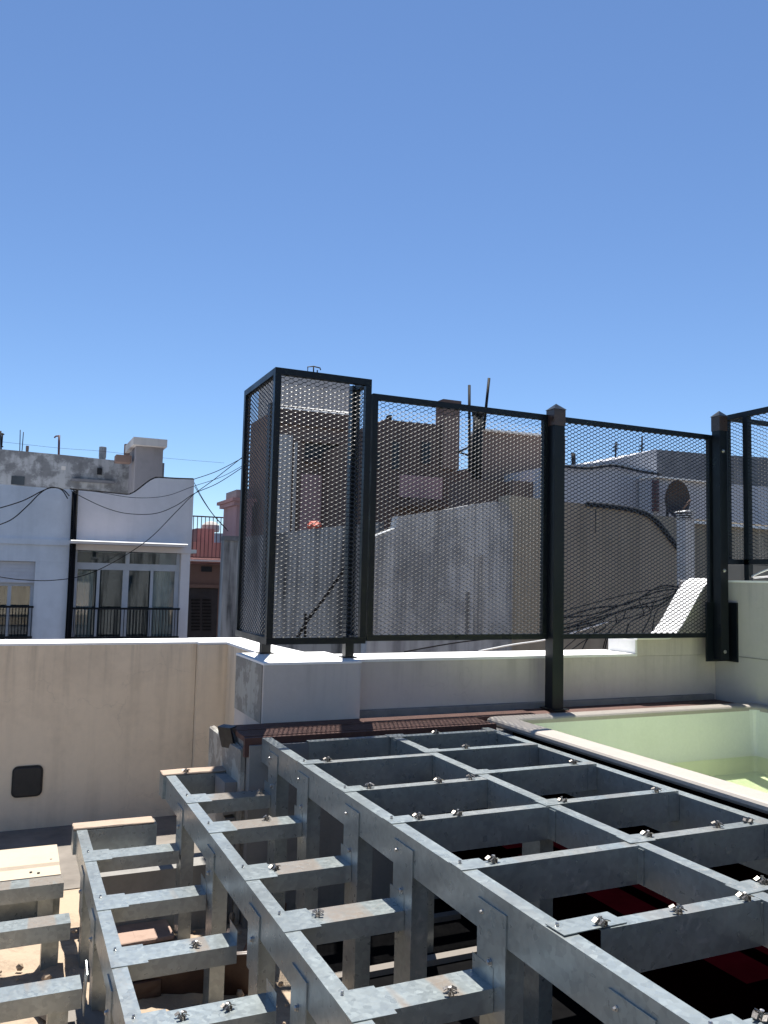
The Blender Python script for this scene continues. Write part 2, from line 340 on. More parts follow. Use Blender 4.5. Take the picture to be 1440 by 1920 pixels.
# vent hole cover on the wall
def rounded_rect(cx, cz, w_, h_, r, n=5):
    pts = []
    for (sx, sz, a0) in ((1, 1, 0), (-1, 1, 90), (-1, -1, 180), (1, -1, 270)):
        for k in range(n+1):
            a = math.radians(a0+90*k/n); pts.append((cx+sx*(w_/2-r)+r*math.cos(a), cz+sz*(h_/2-r)+r*math.sin(a)))
    return pts
v = thing('wall_light', 'dark rounded square fitting set low in the beige wall', 'fitting', (0.155, 5.32, 0.277))
prism_y('cover', rounded_rect(0.155, 0.277, 0.150, 0.162, 0.026), 5.302, 5.319, M['vent'], v, 0.004)
prism_y('rim', rounded_rect(0.155, 0.277, 0.166, 0.178, 0.032), 5.312, 5.3195, M['black_plastic'], v)

p = thing('pillar', 'square grey rendered pillar with white top under the mesh cage', 'pillar', (1.38, 4.14, 0))
box('pillar_body', 1.133, 1.636, 3.88, 4.41, 0.0, 1.072, M['grey_wall'], p, 0.006)
box('pillar_top', 1.130, 1.639, 3.877, 4.413, 1.0725, 1.083, M['white_cap'], p, 0.003)
box('plaster_patch', 1.1285, 1.1325, 3.90, 4.40, 0.795, 1.070, M['raw_plaster'], p)
p = thing('back_parapet', 'low grey parapet with white top behind the pool', 'wall', (2.9, 4.12, 0))
box('parapet_body', 1.6395, 4.14, 3.985, 4.29, 0.0, 1.066, M['grey_wall'], p, 0.006)
box('coping', 1.6405, 3.50, 3.982, 4.293, 1.0665, 1.081, M['white_cap'], p, 0.005)
box('dark_skirting', 1.64, 4.10, 3.955, 3.984, 0.78, 0.822, M['concrete_block'], p, 0.004, jit=0.002)
# S shaped rise at the right hand end of the parapet
def s_top(x):
    t = min(1, max(0, (x-3.74)/(4.14-3.74))); t = t*t*(3-2*t); return 1.165+t*0.375
xs = [3.50, 3.56, 3.62, 3.68]+[3.72+i*0.03 for i in range(15)]
prof = [(x, s_top(x)) for x in xs]
bm = bmesh.new()
ft = [bm.verts.new((x, 3.981, z)) for x, z in prof]; bk = [bm.verts.new((x+0.05, 4.22, z)) for x, z in prof]
fl = [bm.verts.new((x, 3.981, 1.0675)) for x, z in prof]; bl = [bm.verts.new((x+0.05, 4.22, 1.0675)) for x, z in prof]
for i in range(len(prof)-1):
    bm.faces.new((fl[i], fl[i+1], ft[i+1], ft[i])); bm.faces.new((bl[i], bk[i], bk[i+1], bl[i+1]))
bm.faces.new((fl[0], ft[0], bk[0], bl[0])); bm.faces.new((fl[-1], bl[-1], bk[-1], ft[-1]))
from_bm('curved_rise', bm, M['grey_wall'], p)
bm = bmesh.new()
t0 = []
for x, z in prof: t0.append([bm.verts.new((x-0.004, 3.974, z+0.001)), bm.verts.new((x-0.004+0.05, 4.23, z+0.001)), bm.verts.new((x-0.004+0.05, 4.23, z+0.013)), bm.verts.new((x-0.004, 3.974, z+0.013))])
for i in range(len(t0)-1):
    for k in range(4): bm.faces.new((t0[i][k], t0[i][(k+1) % 4], t0[i+1][(k+1) % 4], t0[i+1][k]))
bm.faces.new(t0[0][::-1]); bm.faces.new(t0[-1])
from_bm('curved_coping', bm, M['white_cap'], p, smooth=False)
box('white_end', 3.485, 3.499, 3.98, 4.23, 1.083, 1.165, M['white_cap'], p, 0.003)

p = thing('side_wall', 'taller smooth grey wall running beside the pool at the right edge', 'wall', (4.3, 1.5, 0))
box('wall_face', 4.142, 4.42, -2.0, 4.30, 0.0, 1.528, M['right_wall'], p, 0.008)
box('coping', 4.138, 4.425, -2.0, 4.303, 1.5285, 1.541, M['white_cap'], p, 0.005)
box('plaster_joint', 4.139, 4.1415, 0.0, 3.96, 1.068, 1.073, M['concrete_block'], p)
sh = thing('light_blocker', 'unseen dark block added behind the viewer to darken the steel reflections', 'building', (0, -3.4, 0))  # unseen block with coping and door, added to darken what the steel reflects
box('wall_face', 0.8, 7, -4.9, -1.9, 0.0, 3.2, M['chimney'], sh)
box('coping', 0.75, 7.05, -4.95, -1.85, 3.2005, 3.28, M['chimney'], sh)
box('door', 1.6, 2.5, -1.899, -1.85, 0.0, 2.1, M['shutter'], sh)

b = thing('block_base', 'raw concrete base wall under the brown boards', 'wall', (1.6, 3.8, 0))
box('base_face', 0.985, 2.28, 3.545, 3.876, 0.0, 0.765, M['concrete_block'], b, 0.004)
box('rough_end', 0.955, 0.9835, 3.60, 4.2, 0.0, 0.74, M['raw_plaster'], b, 0.004, cuts=3, jit=0.004)
box('low_block', 0.365, 0.925, 3.60, 3.76, 0.0, 0.27, M['concrete_block'], b, 0.006)
for k in range(4): box('concrete_block', 0.93-0.01*k, 0.953, 3.62+0.004*k, 3.80, 0.15*k+0.01, 0.15*k+0.145, M['concrete_block'], b, 0.006, jit=0.003)
# ================================================================== BROWN BOARDS
for i, (y0, y1, z, x0, x1, lab) in enumerate([
        (3.735, 3.872, 0.800, 0.975, 2.60, 'rear brown composite deck board along the foot of the pillar and parapet'),
        (3.590, 3.730, 0.799, 0.968, 2.22, 'front brown composite deck board between pool corner and pillar')]):
    d = thing('deck_board', lab, 'board', ((x0+x1)/2, (y0+y1)/2, z-0.022), 'brown deck boards')
    bm = bmesh.new(); n = 9; pr = []
    for k in range(n):
        a = y0+(y1-y0)*k/n; wv = (y1-y0)/n
        pr += [(a, z), (a+wv*0.7, z), (a+wv*0.72, z-0.002), (a+wv*0.98, z-0.002)]
    pr = [(y0, z-0.022)]+pr+[(y1, z-0.002), (y1, z-0.022)]
    prism_x('grooved_plank', pr, x0, x1, M['brown_board'], d)
d = tag(box('fascia_board', 0.966, 2.24, 3.560, 3.586, 0.715, 0.796, M['brown_board'], None, 0.003), 'narrow brown fascia board edging the boards above the far joists', 'board')
d = tag(box('fascia_board', 2.602, 4.10, 3.735, 3.95, 0.755, 0.79, M['brown_board'], None, 0.003), 'dark brown board between pool and back parapet', 'board')
d = thing('offcut', 'small black plastic offcut tilted at the left end of the brown boards', 'offcut', (0.94, 3.72, 0.80))
Mx = Matrix.Translation((0.945, 3.80, 0.755)) @ Matrix.Rotation(math.radians(-14), 4, 'Y') @ Matrix.Rotation(math.radians(18), 4, 'Z')
box('plate', -0.005, 0.005, -0.055, 0.055, -0.045, 0.045, M['black_plastic'], d, 0.002, M=Mx)
box('lip', -0.005, 0.03, -0.055, 0.055, 0.0455, 0.052, M['black_plastic'], d, 0.002, M=Mx)
# ================================================================== POOL
pool = thing('swimming_pool', 'pale green pool shell with rounded cream rim', 'pool', (3.2, 1.8, 0))
PX0, PX1, PY0, PY1 = 2.405, 4.06, -1.5, 3.615
def ring(prof, x0, x1, y0, y1, rc, ncorner=6, sharp=None):
    """sweep (offset outwards, z) profile round a rounded rectangle"""
    rows = []
    for off, z in prof:
        pts = []
        r = max(0.001, rc+off); q_ = rc
        if sharp: r = sharp; q_ = sharp-off
        for (cx_, cy_, a0) in ((x1-q_, y1-q_, 0), (x0+q_, y1-q_, 90), (x0+q_, y0+q_, 180), (x1-q_, y0+q_, 270)):
            for k in range(ncorner+1):
                a = math.radians(a0+90*k/ncorner); pts.append((cx_+r*math.cos(a), cy_+r*math.sin(a), z))
        rows.append(pts)
    verts = [p_ for r in rows for p_ in r]; n = len(rows[0]); faces = []
    for i in range(len(rows)-1):
        for k in range(n): faces.append((i*n+k, i*n+(k+1) % n, (i+1)*n+(k+1) % n, (i+1)*n+k))
    return verts, faces, n
vv, ff, n = ring([(0.108, 0.762), (0.120, 0.768), (0.126, 0.778), (0.124, 0.790), (0.117, 0.798), (0.106, 0.802), (0.02, 0.804), (0.008, 0.801), (0.001, 0.793), (0.0, 0.77)], PX0, PX1, PY0, PY1, 0.025, 6, 0.035)
obj('rim', vv, ff, M['pool_rim'], pool)
vv, ff, n = ring([(0.0005, 0.78), (-0.02, 0.40), (-0.035, 0.20), (-0.06, 0.165), (-0.1, 0.15)], PX0, PX1, PY0, PY1, 0.04, 3)
ff.append(tuple(range(len(vv)-n, len(vv))))
obj('basin', vv, ff, M['pool_in'], pool, smooth=False)
box('bench', PX0+0.014, PX1-0.014, 2.05, PY1-0.014, 0.16, 0.425, M['pool_in'], pool, 0.03, 2)
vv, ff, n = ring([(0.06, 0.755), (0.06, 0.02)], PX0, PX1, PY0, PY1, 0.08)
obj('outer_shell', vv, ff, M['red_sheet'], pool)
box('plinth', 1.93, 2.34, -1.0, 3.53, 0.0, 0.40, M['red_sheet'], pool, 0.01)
vv, ff, n = ring([(-0.010, 0.0)], PX0, PX1, PY0, PY1, 0.04, 3)
wo = obj('water', [(x, y, 0.515) for x, y, z in vv], [tuple(range(n))], M['water']); tag(wo, kind='structure')
lathe('water_inlet', (4.01, 3.2, 0.62), [(0.001, 0), (0.02, 0.002), (0.02, 0.006), (0.001, 0.008)], M['alu'], pool, 10)
# ================================================================== DECK FRAME
X1, X2, X3, X4, X5 = 0.317, 0.682, 1.033, 1.582, 2.128
T = 0.002
def cprof(w_, h_, lip=0.012, t=T):
    return [(0, 0), (w_, 0), (w_, -lip), (w_-t, -lip), (w_-t, -t), (t, -t), (t, -h_+t), (w_-t, -h_+t), (w_-t, -h_+lip), (w_, -h_+lip), (w_, -h_), (0, -h_)]
def beam_y(name, x, y0, y1, zt, mat, parent, w_=0.042, h_=0.1):
    return prism_y(name, [(x+a, zt+b_) for a, b_ in cprof(w_, h_)], y0, y1, mat, parent)
def joist_x(name, y, x0, x1, zt, mat, parent, w_=0.040, h_=0.1):
    return prism_x(name, [(y+a, zt+b_) for a, b_ in cprof(w_, h_)], x0, x1, mat, parent)
def bolt(c, axis, parent, r=0.007):
    """hex screw head with a flange, axis '-x' or '+z'"""
    bm = bmesh.new()
    prof = [(0.0, 0.0), (r*1.35, 0.0), (r*1.35, 0.002), (r, 0.0025), (r, 0.007), (r*0.6, 0.009)]
    rot = Matrix.Rotation(math.radians(-90), 4, 'Y') if axis == '-x' else (Matrix.Rotation(math.radians(90), 4, 'X') if axis == '-y' else Matrix.Identity(4))
    MM = Matrix.Translation(c) @ rot; rows = []
    for rr, zz in prof: rows.append([bm.verts.new(MM @ Vector((max(rr, 1e-4)*math.cos(k*math.pi/3), max(rr, 1e-4)*math.sin(k*math.pi/3), zz))) for k in range(6)])
    for i in range(len(rows)-1):
        for k in range(6): bm.faces.new((rows[i][k], rows[i][(k+1) % 6], rows[i+1][(k+1) % 6], rows[i+1][k]))
    bm.faces.new(rows[-1])
    return from_bm('bolt', bm, M['screw'], parent)
ZD, ZC, ZB, ZA = 0.80, 0.60, 0.40, 0.20
deck = thing('steel_deck', 'galvanised steel grid of beams and joists of the upper deck beside the pool', 'deck frame', (1.58, 2.0, 0))
beam_y('beam', X3, 0.35, 3.53, ZD, M['galv_clean'], deck)
beam_y('beam', X4, 0.35, 3.42, ZD, M['galv_clean'], deck)
beam_y('beam', X5, 0.35, 3.52, ZD-0.012, M['galv_clean'], deck, h_=0.15)
JL = [(3.388, 1.20), (2.989, X3+0.0435), (2.569, X3+0.0435), (2.198, X3+0.0435), (1.795, X3+0.0435), (1.395, X3+0.10), (0.99, X3+0.0435)]
JR = [3.378, 3.043, 2.65, 2.215, 1.823, 1.44, 1.03]
def tab(x0, x1, y0, y1, z, parent, skew=0.0):
    Mz = Matrix.Translation(((x0+x1)/2, (y0+y1)/2, z)) @ Matrix.Rotation(skew, 4, 'Z') @ Matrix.Rotation(random.uniform(-0.004, 0.012), 4, 'Y')
    o = box('joint_plate', -(x1-x0)/2, (x1-x0)/2, -(y1-y0)/2, (y1-y0)/2, 0.0006, 0.0024, M['galv_clean'], parent, 0.0006, M=Mz)
    return o
for i, (y, x0) in enumerate(JL):
    joist_x('joist', y, x0, X4-0.0008, ZD-0.0005, M['galv_mid'], deck)
    if i == 5: tab(X3+0.005, X3+0.17, y+0.002, y+0.062, ZD+0.001, deck, 0.05)
    elif i: tab(X3-0.001, X3+0.085, y-0.006, y+0.058, ZD, deck, random.uniform(-0.02, 0.02))
    if i: bolt((X3+0.02, y+0.04, ZD+0.0022), '+z', deck, 0.004)
for i, y in enumerate(JR):
    joist_x('joist', y, X4+0.0435, X5-0.001, ZD-0.0005, M['galv_mid'], deck)
    tab(X4-0.012, X4+0.075, y-0.012, y+0.05, ZD, deck, random.uniform(-0.05, 0.05))
    box('end_angle', X5-0.045, X5-0.0015, y+0.0005-0.003, y-0.0006, ZD-0.098, ZD-0.012, M['galv_clean'], deck)
    box('end_angle', X4-0.004, X4-0.0006, y-0.05, y-0.004, ZD-0.098, ZD-0.006, M['galv_clean'], deck)
PY = [3.30, 2.92, 2.44, 2.06, 1.60, 1.14]
for i, y in enumerate(PY):
    box('post', X3+0.001, X3+0.052, y, y+0.10, 0.0, ZD-0.101, M['galv'], deck, 0.004)
    pp = box('post_plate', X3-0.0042, X3-0.0006, y-0.012, y+0.108, ZD-0.262, ZD-0.030, M['galv_clean'], deck, 0.0008)
    bolt((X3-0.004, y+0.05, ZD-0.135+random.uniform(-0.03, 0.02)), '-x', pp)
    bolt((X3-0.004, y+0.085, ZD-0.055), '-x', pp, 0.004)
for y in (3.0, 2.2):
    box('post', X4+0.001, X4+0.052, y+0.05, y+0.15, 0.0, ZD-0.101, M['galv'], deck, 0.004)
# ------------------------------------------------------------------ steps
def step_frame(name, label, xb, xe, zt, ys, y0, posts, dusty_y):
    s = thing(name, label, 'step frame', (xb+0.15, 2.2, 0))
    beam_y('beam', xb, y0, dusty_y+0.02, zt, M['galv_clean'], s)
    for y in ys:
        box('joist', xb+0.0435, xe-0.0055, y, y+0.098, zt-0.052, zt-0.0006, M['galv'], s, 0.0035)
        box('end_angle', xe-0.0052, xe-0.0045, y+0.004, y+0.094, zt-0.05, zt+0.04, M['galv_clean'], s)
        tab(xb-0.0015, xb+0.10, y-0.02, y+0.105, zt, s, random.uniform(-0.012, 0.012))
        bolt((xb+0.02, y+0.09, zt+0.0022), '+z', s, 0.0035)
    e = box('end_joist', xb-0.012, xe-0.03, dusty_y+0.021, dusty_y+0.11, zt-0.10, zt-0.004, M['galv'], s, 0.003)
    box('dusty_plank', xb-0.012, xe-0.04, dusty_y+0.025, dusty_y+0.118, zt-0.0035, zt+0.006, M['dusty_top'], s, 0.003, cuts=3, jit=0.0012)
    for y in posts:
        box('post', xb+0.001, xb+0.052, y, y+0.085, 0.0, zt-0.101, M['galv'], s, 0.004)
        pp = box('post_plate', xb-0.0042, xb-0.0006, y-0.015, y+0.095, zt-0.215, zt-0.04, M['galv_clean'], s, 0.0008)
        bolt((xb-0.004, y+0.04, zt-0.12), '-x', pp)
    return s
s2 = step_frame('steel_step', 'uppermost galvanised step frame right below the deck edge', X2, X3, ZC, [3.36, 2.955, 2.472, 2.09, 1.632, 1.16], 0.5, [3.42, 2.86, 2.30, 1.90, 1.50], 3.80)
s1 = step_frame('steel_step', 'middle galvanised step frame with cross joists over the rubble', X1, X2, ZB, [3.42, 2.925, 2.50, 2.10, 1.7], 0.7, [3.40, 2.95, 2.45, 2.0], 3.80)
s0 = thing('steel_step', 'lowest galvanised step frame at the left edge near the ground', 'step frame', (-0.3, 3.3, 0))
for y in (3.79, 3.36, 2.83, 2.35):
    box('joist', -1.6, 0.275, y, y+0.098, ZA-0.06, ZA, M['galv'], s0, 0.0035)
for y in (3.74, 3.30, 2.75):
    for x in (0.18, -0.7): box('post', x, x+0.06, y+0.105, y+0.165, 0.0, ZA-0.02, M['galv'], s0, 0.003)
box('lower_rail', -1.6, 0.27, 3.90, 3.94, 0.02, 0.12, M['galv'], s0, 0.003)
cb = thing('cream_board', 'wide cream board with folded edge behind the lowest step', 'board', (-0.4, 4.1, 0.2))
prism_x('board_sheet', [(3.892, 0.188), (3.892, 0.203), (4.005, 0.205), (4.02, 0.216), (4.25, 0.222), (4.25, 0.208), (4.025, 0.203), (4.012, 0.19)], -1.6, 0.268, M['cream_board'], cb)
for x, y in ((0.235, 4.06), (0.15, 3.95), (0.18, 3.93)): lathe('hole_plug', (x, y, 0.214 if y > 4 else 0.205), [(0.006, 0), (0.006, 0.0035), (0.001, 0.004)], M['black_plastic'], cb, 8)
for x in (-1.4, -0.5, 0.15): box('support', x, x+0.05, 4.05, 4.2, 0.0, 0.2, M['concrete_block'], cb)
tb = tag(box('bracket_plate', 0, 0.003, 0, 0.06, 0, 0.16, M['galv_clean'], None, 0.0005, M=Matrix.Translation((0.285, 2.86, 0.10)) @ Matrix.Rotation(0.35, 4, 'X')), 'loose tilted galvanised bracket plate at the end of the lowest joist', 'bracket')
# ------------------------------------------------------------------ deck clips
def clip_mesh():
    bm = bmesh.new()
    for sx in (-1, 1):
        for sy_ in (-1, 1):
            MM = Matrix.Translation((sx*0.010, sy_*0.008, 0.009)) @ Matrix.Rotation(sx*0.45, 4, 'Y') @ Matrix.Rotation(sy_*0.3, 4, 'X')
            bm_box(bm, -0.006, 0.006, -0.004, 0.004, -0.0008, 0.0008, MM)
            bm_box(bm, sx*0.004-0.001, sx*0.004+0.001, sy_*0.008-0.005, sy_*0.008+0.005, 0.0003, 0.010)
    bm_box(bm, -0.006, 0.006, -0.012, 0.012, 0.0002, 0.0018)
    bmesh.ops.recalc_face_normals(bm, faces=bm.faces[:])
    me = bpy.data.meshes.new('spring_clip'); bm.to_mesh(me); bm.free(); me.materials.append(M['clip']); return me
def screw_mesh():
    bm = bmesh.new()
    bmesh.ops.create_cone(bm, cap_ends=True, segments=8, radius1=0.0018, radius2=0.0018, depth=0.012, matrix=Matrix.Translation((0, 0, 0.008)))
    bmesh.ops.create_cone(bm, cap_ends=True, segments=8, radius1=0.002, radius2=0.0038, depth=0.003, matrix=Matrix.Translation((0, 0, 0.0150)))
    me = bpy.data.meshes.new('clip_screw'); bm.to_mesh(me); bm.free(); me.materials.append(M['screw']); return me
CM, SM = clip_mesh(), screw_mesh()
def clip(px, py, z, jy, jw, where):
    p_ = atz(px, py, z+0.006)
    y = min(max(p_.y, jy+0.012), jy+jw-0.012)
    t = thing('deck_clip', 'small steel deck clip '+where, 'clip', (p_.x, y, z), 'steel clips on the joists')
    t.rotation_euler.z = random.uniform(-0.6, 0.6)
    for nm, me in (('spring_clip', CM), ('clip_screw', SM)):
        o = bpy.data.objects.new(nm, me); COL.objects.link(o); o.parent = t
        if nm == 'clip_screw': o.rotation_euler = (random.uniform(-0.25, 0.25), random.uniform(-0.25, 0.25), 0)
ordn = ['far end', 'second', 'third', 'fourth', 'fifth', 'sixth', 'seventh']
for px, py, i, wh in [(613, 1423, 1, 'alone on the second joist from the pillar, left bay'), (692, 1473, 2, 'leftmost on the third joist from the pillar'), (823, 1463, 2, 'between two others on the third joist, left bay'),
        (882, 1457, 2, 'on the third joist touching the middle beam'), (785, 1530, 3, 'near the deck edge on the fourth joist, left bay'), (858, 1524, 3, 'second from the deck edge on the fourth joist'),
        (924, 1611, 4, 'near the deck edge on the fifth joist'), (1152, 1743, 5, 'bright, on the bent plate of the cut sixth joist'), (1397, 1681, 5, 'on the sixth joist beside the middle beam'),
        (1271, 1705, 5, 'low one in the middle of the sixth joist'), (1363, 1867, 6, 'on the nearest joist at the bottom right')]:
    clip(px, py, ZD+(0.004 if i == 5 and px < 1200 else 0), JL[i][0], 0.06 if i == 5 else 0.04, wh)
for px, py, i, wh in [(817, 1373, 0, 'flattened, on the farthest joist, pool bay'), (874, 1400, 1, 'alone on the second joist, pool bay'), (1074, 1428, 2, 'near the pool on the third joist'),
        (1055, 1500, 3, 'beside the middle beam on the fourth joist, pool bay'), (1231, 1481, 3, 'near the pool on the fourth joist'), (1205, 1560, 4, 'beside the middle beam on the fifth joist, pool bay'),
        (1340, 1544, 4, 'second from the pool on the fifth joist'), (1393, 1535, 4, 'upright, closest to the pool on the fifth joist'), (1425, 1649, 5, 'on the sixth joist, pool bay, at the right edge')]:
    clip(px, py, ZD, JR[i], 0.04, wh)
for px, py, y, wh in [(489, 1484, 3.36, 'in the shade on the farthest joist of the uppermost step'), (500, 1534, 2.955, 'on the second joist of the uppermost step'), (515, 1626, 2.472, 'on the third joist of the uppermost step'),
        (596, 1712, 2.09, 'on the fourth joist of the uppermost step'), (854, 1867, 1.632, 'on the nearest joist of the uppermost step')]:
    clip(px, py, ZC, y, 0.098, wh)
for px, py, y, wh in [(367, 1770, 2.50, 'alone on the third joist of the middle step'), (427, 1887, 2.10, 'right one on the nearest joist of the middle step'), (341, 1904, 2.10, 'left one on the nearest joist of the middle step')]:
    clip(px, py, ZB, y, 0.098, wh)
clip(355, 1452, ZC+0.007, 3.83, 0.09, 'on the dusty plank at the far end of the uppermost step')
# ------------------------------------------------------------------ battens and rubble below
for k, (y, x0, x1, lab) in enumerate([(3.68, 1.10, 1.90, 'farthest pale batten lying under the deck near the base wall'), (3.315, 1.12, 1.90, 'second pale batten from the base wall under the deck'), (2.965, 1.1, 1.90, 'third pale batten from the base wall under the deck'),
        (2.64, 1.12, 1.90, 'fourth pale batten from the base wall under the deck'), (2.30, 1.1, 1.90, 'fifth pale batten from the base wall under the deck'), (1.96, 1.1, 1.90, 'sixth pale batten under the near part of the deck')]):
    if y > 3.5: continue
    tag(box('batten', x0, x1, y-0.022, y+0.022, 0.008, 0.03, M['batten'], None, 0.003), lab, 'batten', 'battens under the deck')
# rough mound of mortar rubble under the steps
nx, ny = 90, 120; verts = []; faces = []
from mathutils import noise as mn
for j in range(ny+1):
    for i in range(nx+1):
        x = -0.9+1.9*i/nx; y = 1.2+2.75*j/ny
        h_ = mn.fractal(Vector((x*5, y*5, 1.3)), 1.0, 2.1, 5)*0.03+0.022
        ed = min(1, 6*min(i/nx, 1-i/nx, j/ny, 1-j/ny)); verts.append((x, y, max(0.0, h_)*ed+0.002))
for j in range(ny):
    for i in range(nx):
        a = j*(nx+1)+i; faces.append((a, a+1, a+nx+2, a+nx+1))
ro = obj('rubble', verts, faces, M['rubble'], None, True); tag(ro, 'crumbled pale mortar and dirt under the steps', 'rubble', None, 'stuff')
bm = bmesh.new()
for k in range(420):
    x = random.uniform(-0.8, 0.98); y = random.uniform(1.5, 3.85); r = random.uniform(0.004, 0.02)*(1.6 if random.random() < 0.06 else 1)
    MM = Matrix.Translation((x, y, 0.03+r*0.4)) @ Matrix.Rotation(random.uniform(0, 6.28), 4, Vector((random.random(), random.random(), random.random()+0.1)).normalized()) @ Matrix.Diagonal((r, r*random.uniform(0.6, 1.2), r*random.uniform(0.5, 0.9), 1))
    bmesh.ops.create_icosphere(bm, subdivisions=1, radius=1, matrix=MM)
ro2 = from_bm('gravel', bm, M['rubble']); tag(ro2, 'loose crumbs of mortar and stone on the ground', 'gravel', None, 'stuff')
def slab(name, px, py, sx, sy_, h_, rz, mat, label, cat, tilt=(0, 0), z=0.03):
    c = atz(px, py, z)
    MM = Matrix.Translation((c.x, c.y, z)) @ Matrix.Rotation(rz, 4, 'Z') @ Matrix.Rotation(tilt[0], 4, 'X') @ Matrix.Rotation(tilt[1], 4, 'Y')
    return tag(box(name, -sx/2, sx/2, -sy_/2, sy_/2, 0, h_, mat, None, 0.003, M=MM, cuts=2, jit=0.001), label, cat)
slab('floor_tile', 244, 1752, 0.16, 0.24, 0.018, 0.05, M['tile'], 'pinkish broken floor tile left of its neighbour under the middle step', 'tile', z=0.05)
slab('floor_tile', 281, 1745, 0.15, 0.24, 0.018, 0.02, M['tile'], 'pinkish broken floor tile right of its neighbour under the middle step', 'tile', z=0.05)
slab('brick', 266, 1866, 0.12, 0.07, 0.06, 0.02, M['brown_steel'], 'small brown brick on the rubble below the nearest middle joist', 'brick', z=0.04)
slab('plank', 355, 1868, 0.42, 0.02, 0.16, -0.25, M['brown_steel'], 'dark brown panel standing in the rubble under the middle step', 'panel', (0.25, 0), z=0.02)
slab('plank', 412, 1828, 0.34, 0.03, 0.03, 1.05, M['brown_steel'], 'slim dark brown bar leaning under the uppermost step', 'bar', (0, -0.5), z=0.08)
slab('plank', 487, 1776, 0.09, 0.5, 0.035, -0.55, M['rust_board'], 'orange brown plank slanting under the uppermost step beam', 'plank', (0.2, 0), z=0.06)
slab('plank', 270, 1705, 0.5, 0.03, 0.14, 0.02, M['brown_steel'], 'brown steel channel lying behind the broken tiles', 'channel', z=0.03)
slab('timber', 110, 1905, 0.09, 0.3, 0.03, 0.5, M['batten'], 'grey timber offcut on the ground at the bottom left', 'offcut', z=0.04)
slab('timber', 150, 1912, 0.08, 0.3, 0.03, 0.5, M['batten'], 'grey timber offcut nearest the first step beam at the bottom left', 'offcut', z=0.04)
# ================================================================== MESH SCREENS
def expanded(name, origin, U, Vv, nrm, wu, wv, parent, L=0.046, S=0.0225, wd=0.0044, th=0.0015, tau=45):
    """expanded metal: zigzag strands with slanted flat faces, joined at the bonds"""
    U = Vector(U); Vv = Vector(Vv); nrm = Vector(nrm); o = Vector(origin)
    ta = math.radians(tau)
    e1 = math.cos(ta)*Vv + math.sin(ta)*nrm           # face normal, up and outwards
    e2 = -math.sin(ta)*Vv + math.cos(ta)*nrm          # across the strand
    cs = [e1*(th/2)+e2*(wd/2), e1*(th/2)-e2*(wd/2), -e1*(th/2)-e2*(wd/2), -e1*(th/2)+e2*(wd/2)]
    verts = []; faces = []
    nr = int(wv/(S/2)); ni = int(wu/(L/2))
    for k in range(nr):
        base = len(verts); cnt = 0
        for i in range(ni+1):
            hi_ = (i+k) & 1; v_ = (k+hi_)*S/2; sg = -1 if hi_ else 1
            for du, dv in ((-0.0058, 0.0009), (-0.0022, 0), (0.0022, 0), (0.0058, 0.0009)):
                u_ = min(max(i*L/2+du, 0), wu)
                c = o+U*u_+Vv*min(v_+sg*dv, wv)
                verts += [c+q for q in cs]; cnt += 1
        for i in range(cnt-1):
            a = base+i*4; c_ = a+4
            for q in range(4): faces.append((a+q, a+(q+1) % 4, c_+(q+1) % 4, c_+q))
    ob = obj(name, verts, faces, M['meshpaint'], parent); tag(ob, kind='stuff'); return ob
def bar(name, a, b_, s, parent, mat=None):
    """square tube between two points on one axis"""
    a = Vector(a); b_ = Vector(b_)
    lo = [min(a[i], b_[i])-(s/2 if abs(a[i]-b_[i]) < 1e-6 else 0) for i in range(3)]; hi = [max(a[i], b_[i])+(s/2 if abs(a[i]-b_[i]) < 1e-6 else 0) for i in range(3)]
    return box(name, lo[0], hi[0], lo[1], hi[1], lo[2], hi[2], mat or M['paint'], parent, 0.002)
def frame_xz(parent, x0, x1, y, z0, z1, s=0.03, **kw):
    h_ = s/2
    bar('rail', (x0, y, z1-h_), (x1, y, z1-h_), s, parent); bar('rail', (x0, y, z0+h_), (x1, y, z0+h_), s, parent)
    bar('upright', (x0+h_, y, z0+s+0.0005), (x0+h_, y, z1-s-0.0005), s, parent); bar('upright', (x1-h_, y, z0+s+0.0005), (x1-h_, y, z1-s-0.0005), s, parent)
    expanded('expanded_mesh', (x0+s*0.6, y, z0+s*0.7), (1, 0, 0), (0, 0, 1), (0, -1, 0), x1-x0-1.2*s, z1-z0-1.4*s, parent, **kw)
cage = thing('mesh_cage', 'tall dark box screen of expanded metal standing on the pillar', 'screen', (1.40, 4.18, 1.08))
CZ0, CZ1 = 1.170, 2.532
cx0, cx1, cy0, cy1 = 1.140, 1.660, 3.90, 4.455
frame_xz(cage, cx0, cx1, cy0, CZ0, CZ1, 0.032)
for x, ye in ((cx0+0.016, cy1), (cx1-0.016, 4.045)):
    bar('side_rail', (x, cy0+0.0165, CZ1-0.016), (x, ye, CZ1-0.016), 0.032, cage); bar('side_rail', (x, cy0+0.0165, CZ0+0.016), (x, ye, CZ0+0.016), 0.032, cage)
    if ye > 4.2: bar('upright', (x, ye+0.0165, CZ0), (x, ye+0.0165, CZ1), 0.032, cage)
expanded('expanded_mesh', (cx0+0.016, cy1, CZ0+0.02), (0, -1, 0), (0, 0, 1), (-1, 0, 0), cy1-cy0-0.02, CZ1-CZ0-0.045, cage)
expanded('expanded_mesh', (cx1-0.016, 4.05, CZ0+0.02), (0, -1, 0), (0, 0, 1), (-1, 0, 0), 0.13, CZ1-CZ0-0.045, cage)
for (x, y, s, zt) in ((1.275, 4.36, 0.05, 2.45), (1.640, 4.07, 0.046, 2.528)):
    bar('post', (x, y, 1.084), (x, y, zt), s, cage)
    box('foot_plate', x-0.04, x+0.04, y-0.035, y+0.035, 1.0835, 1.088, M['paint'], cage)
fence = thing('mesh_fence', 'dark expanded metal fence of two panels above the parapet', 'fence', (2.9, 3.88, 0.8))
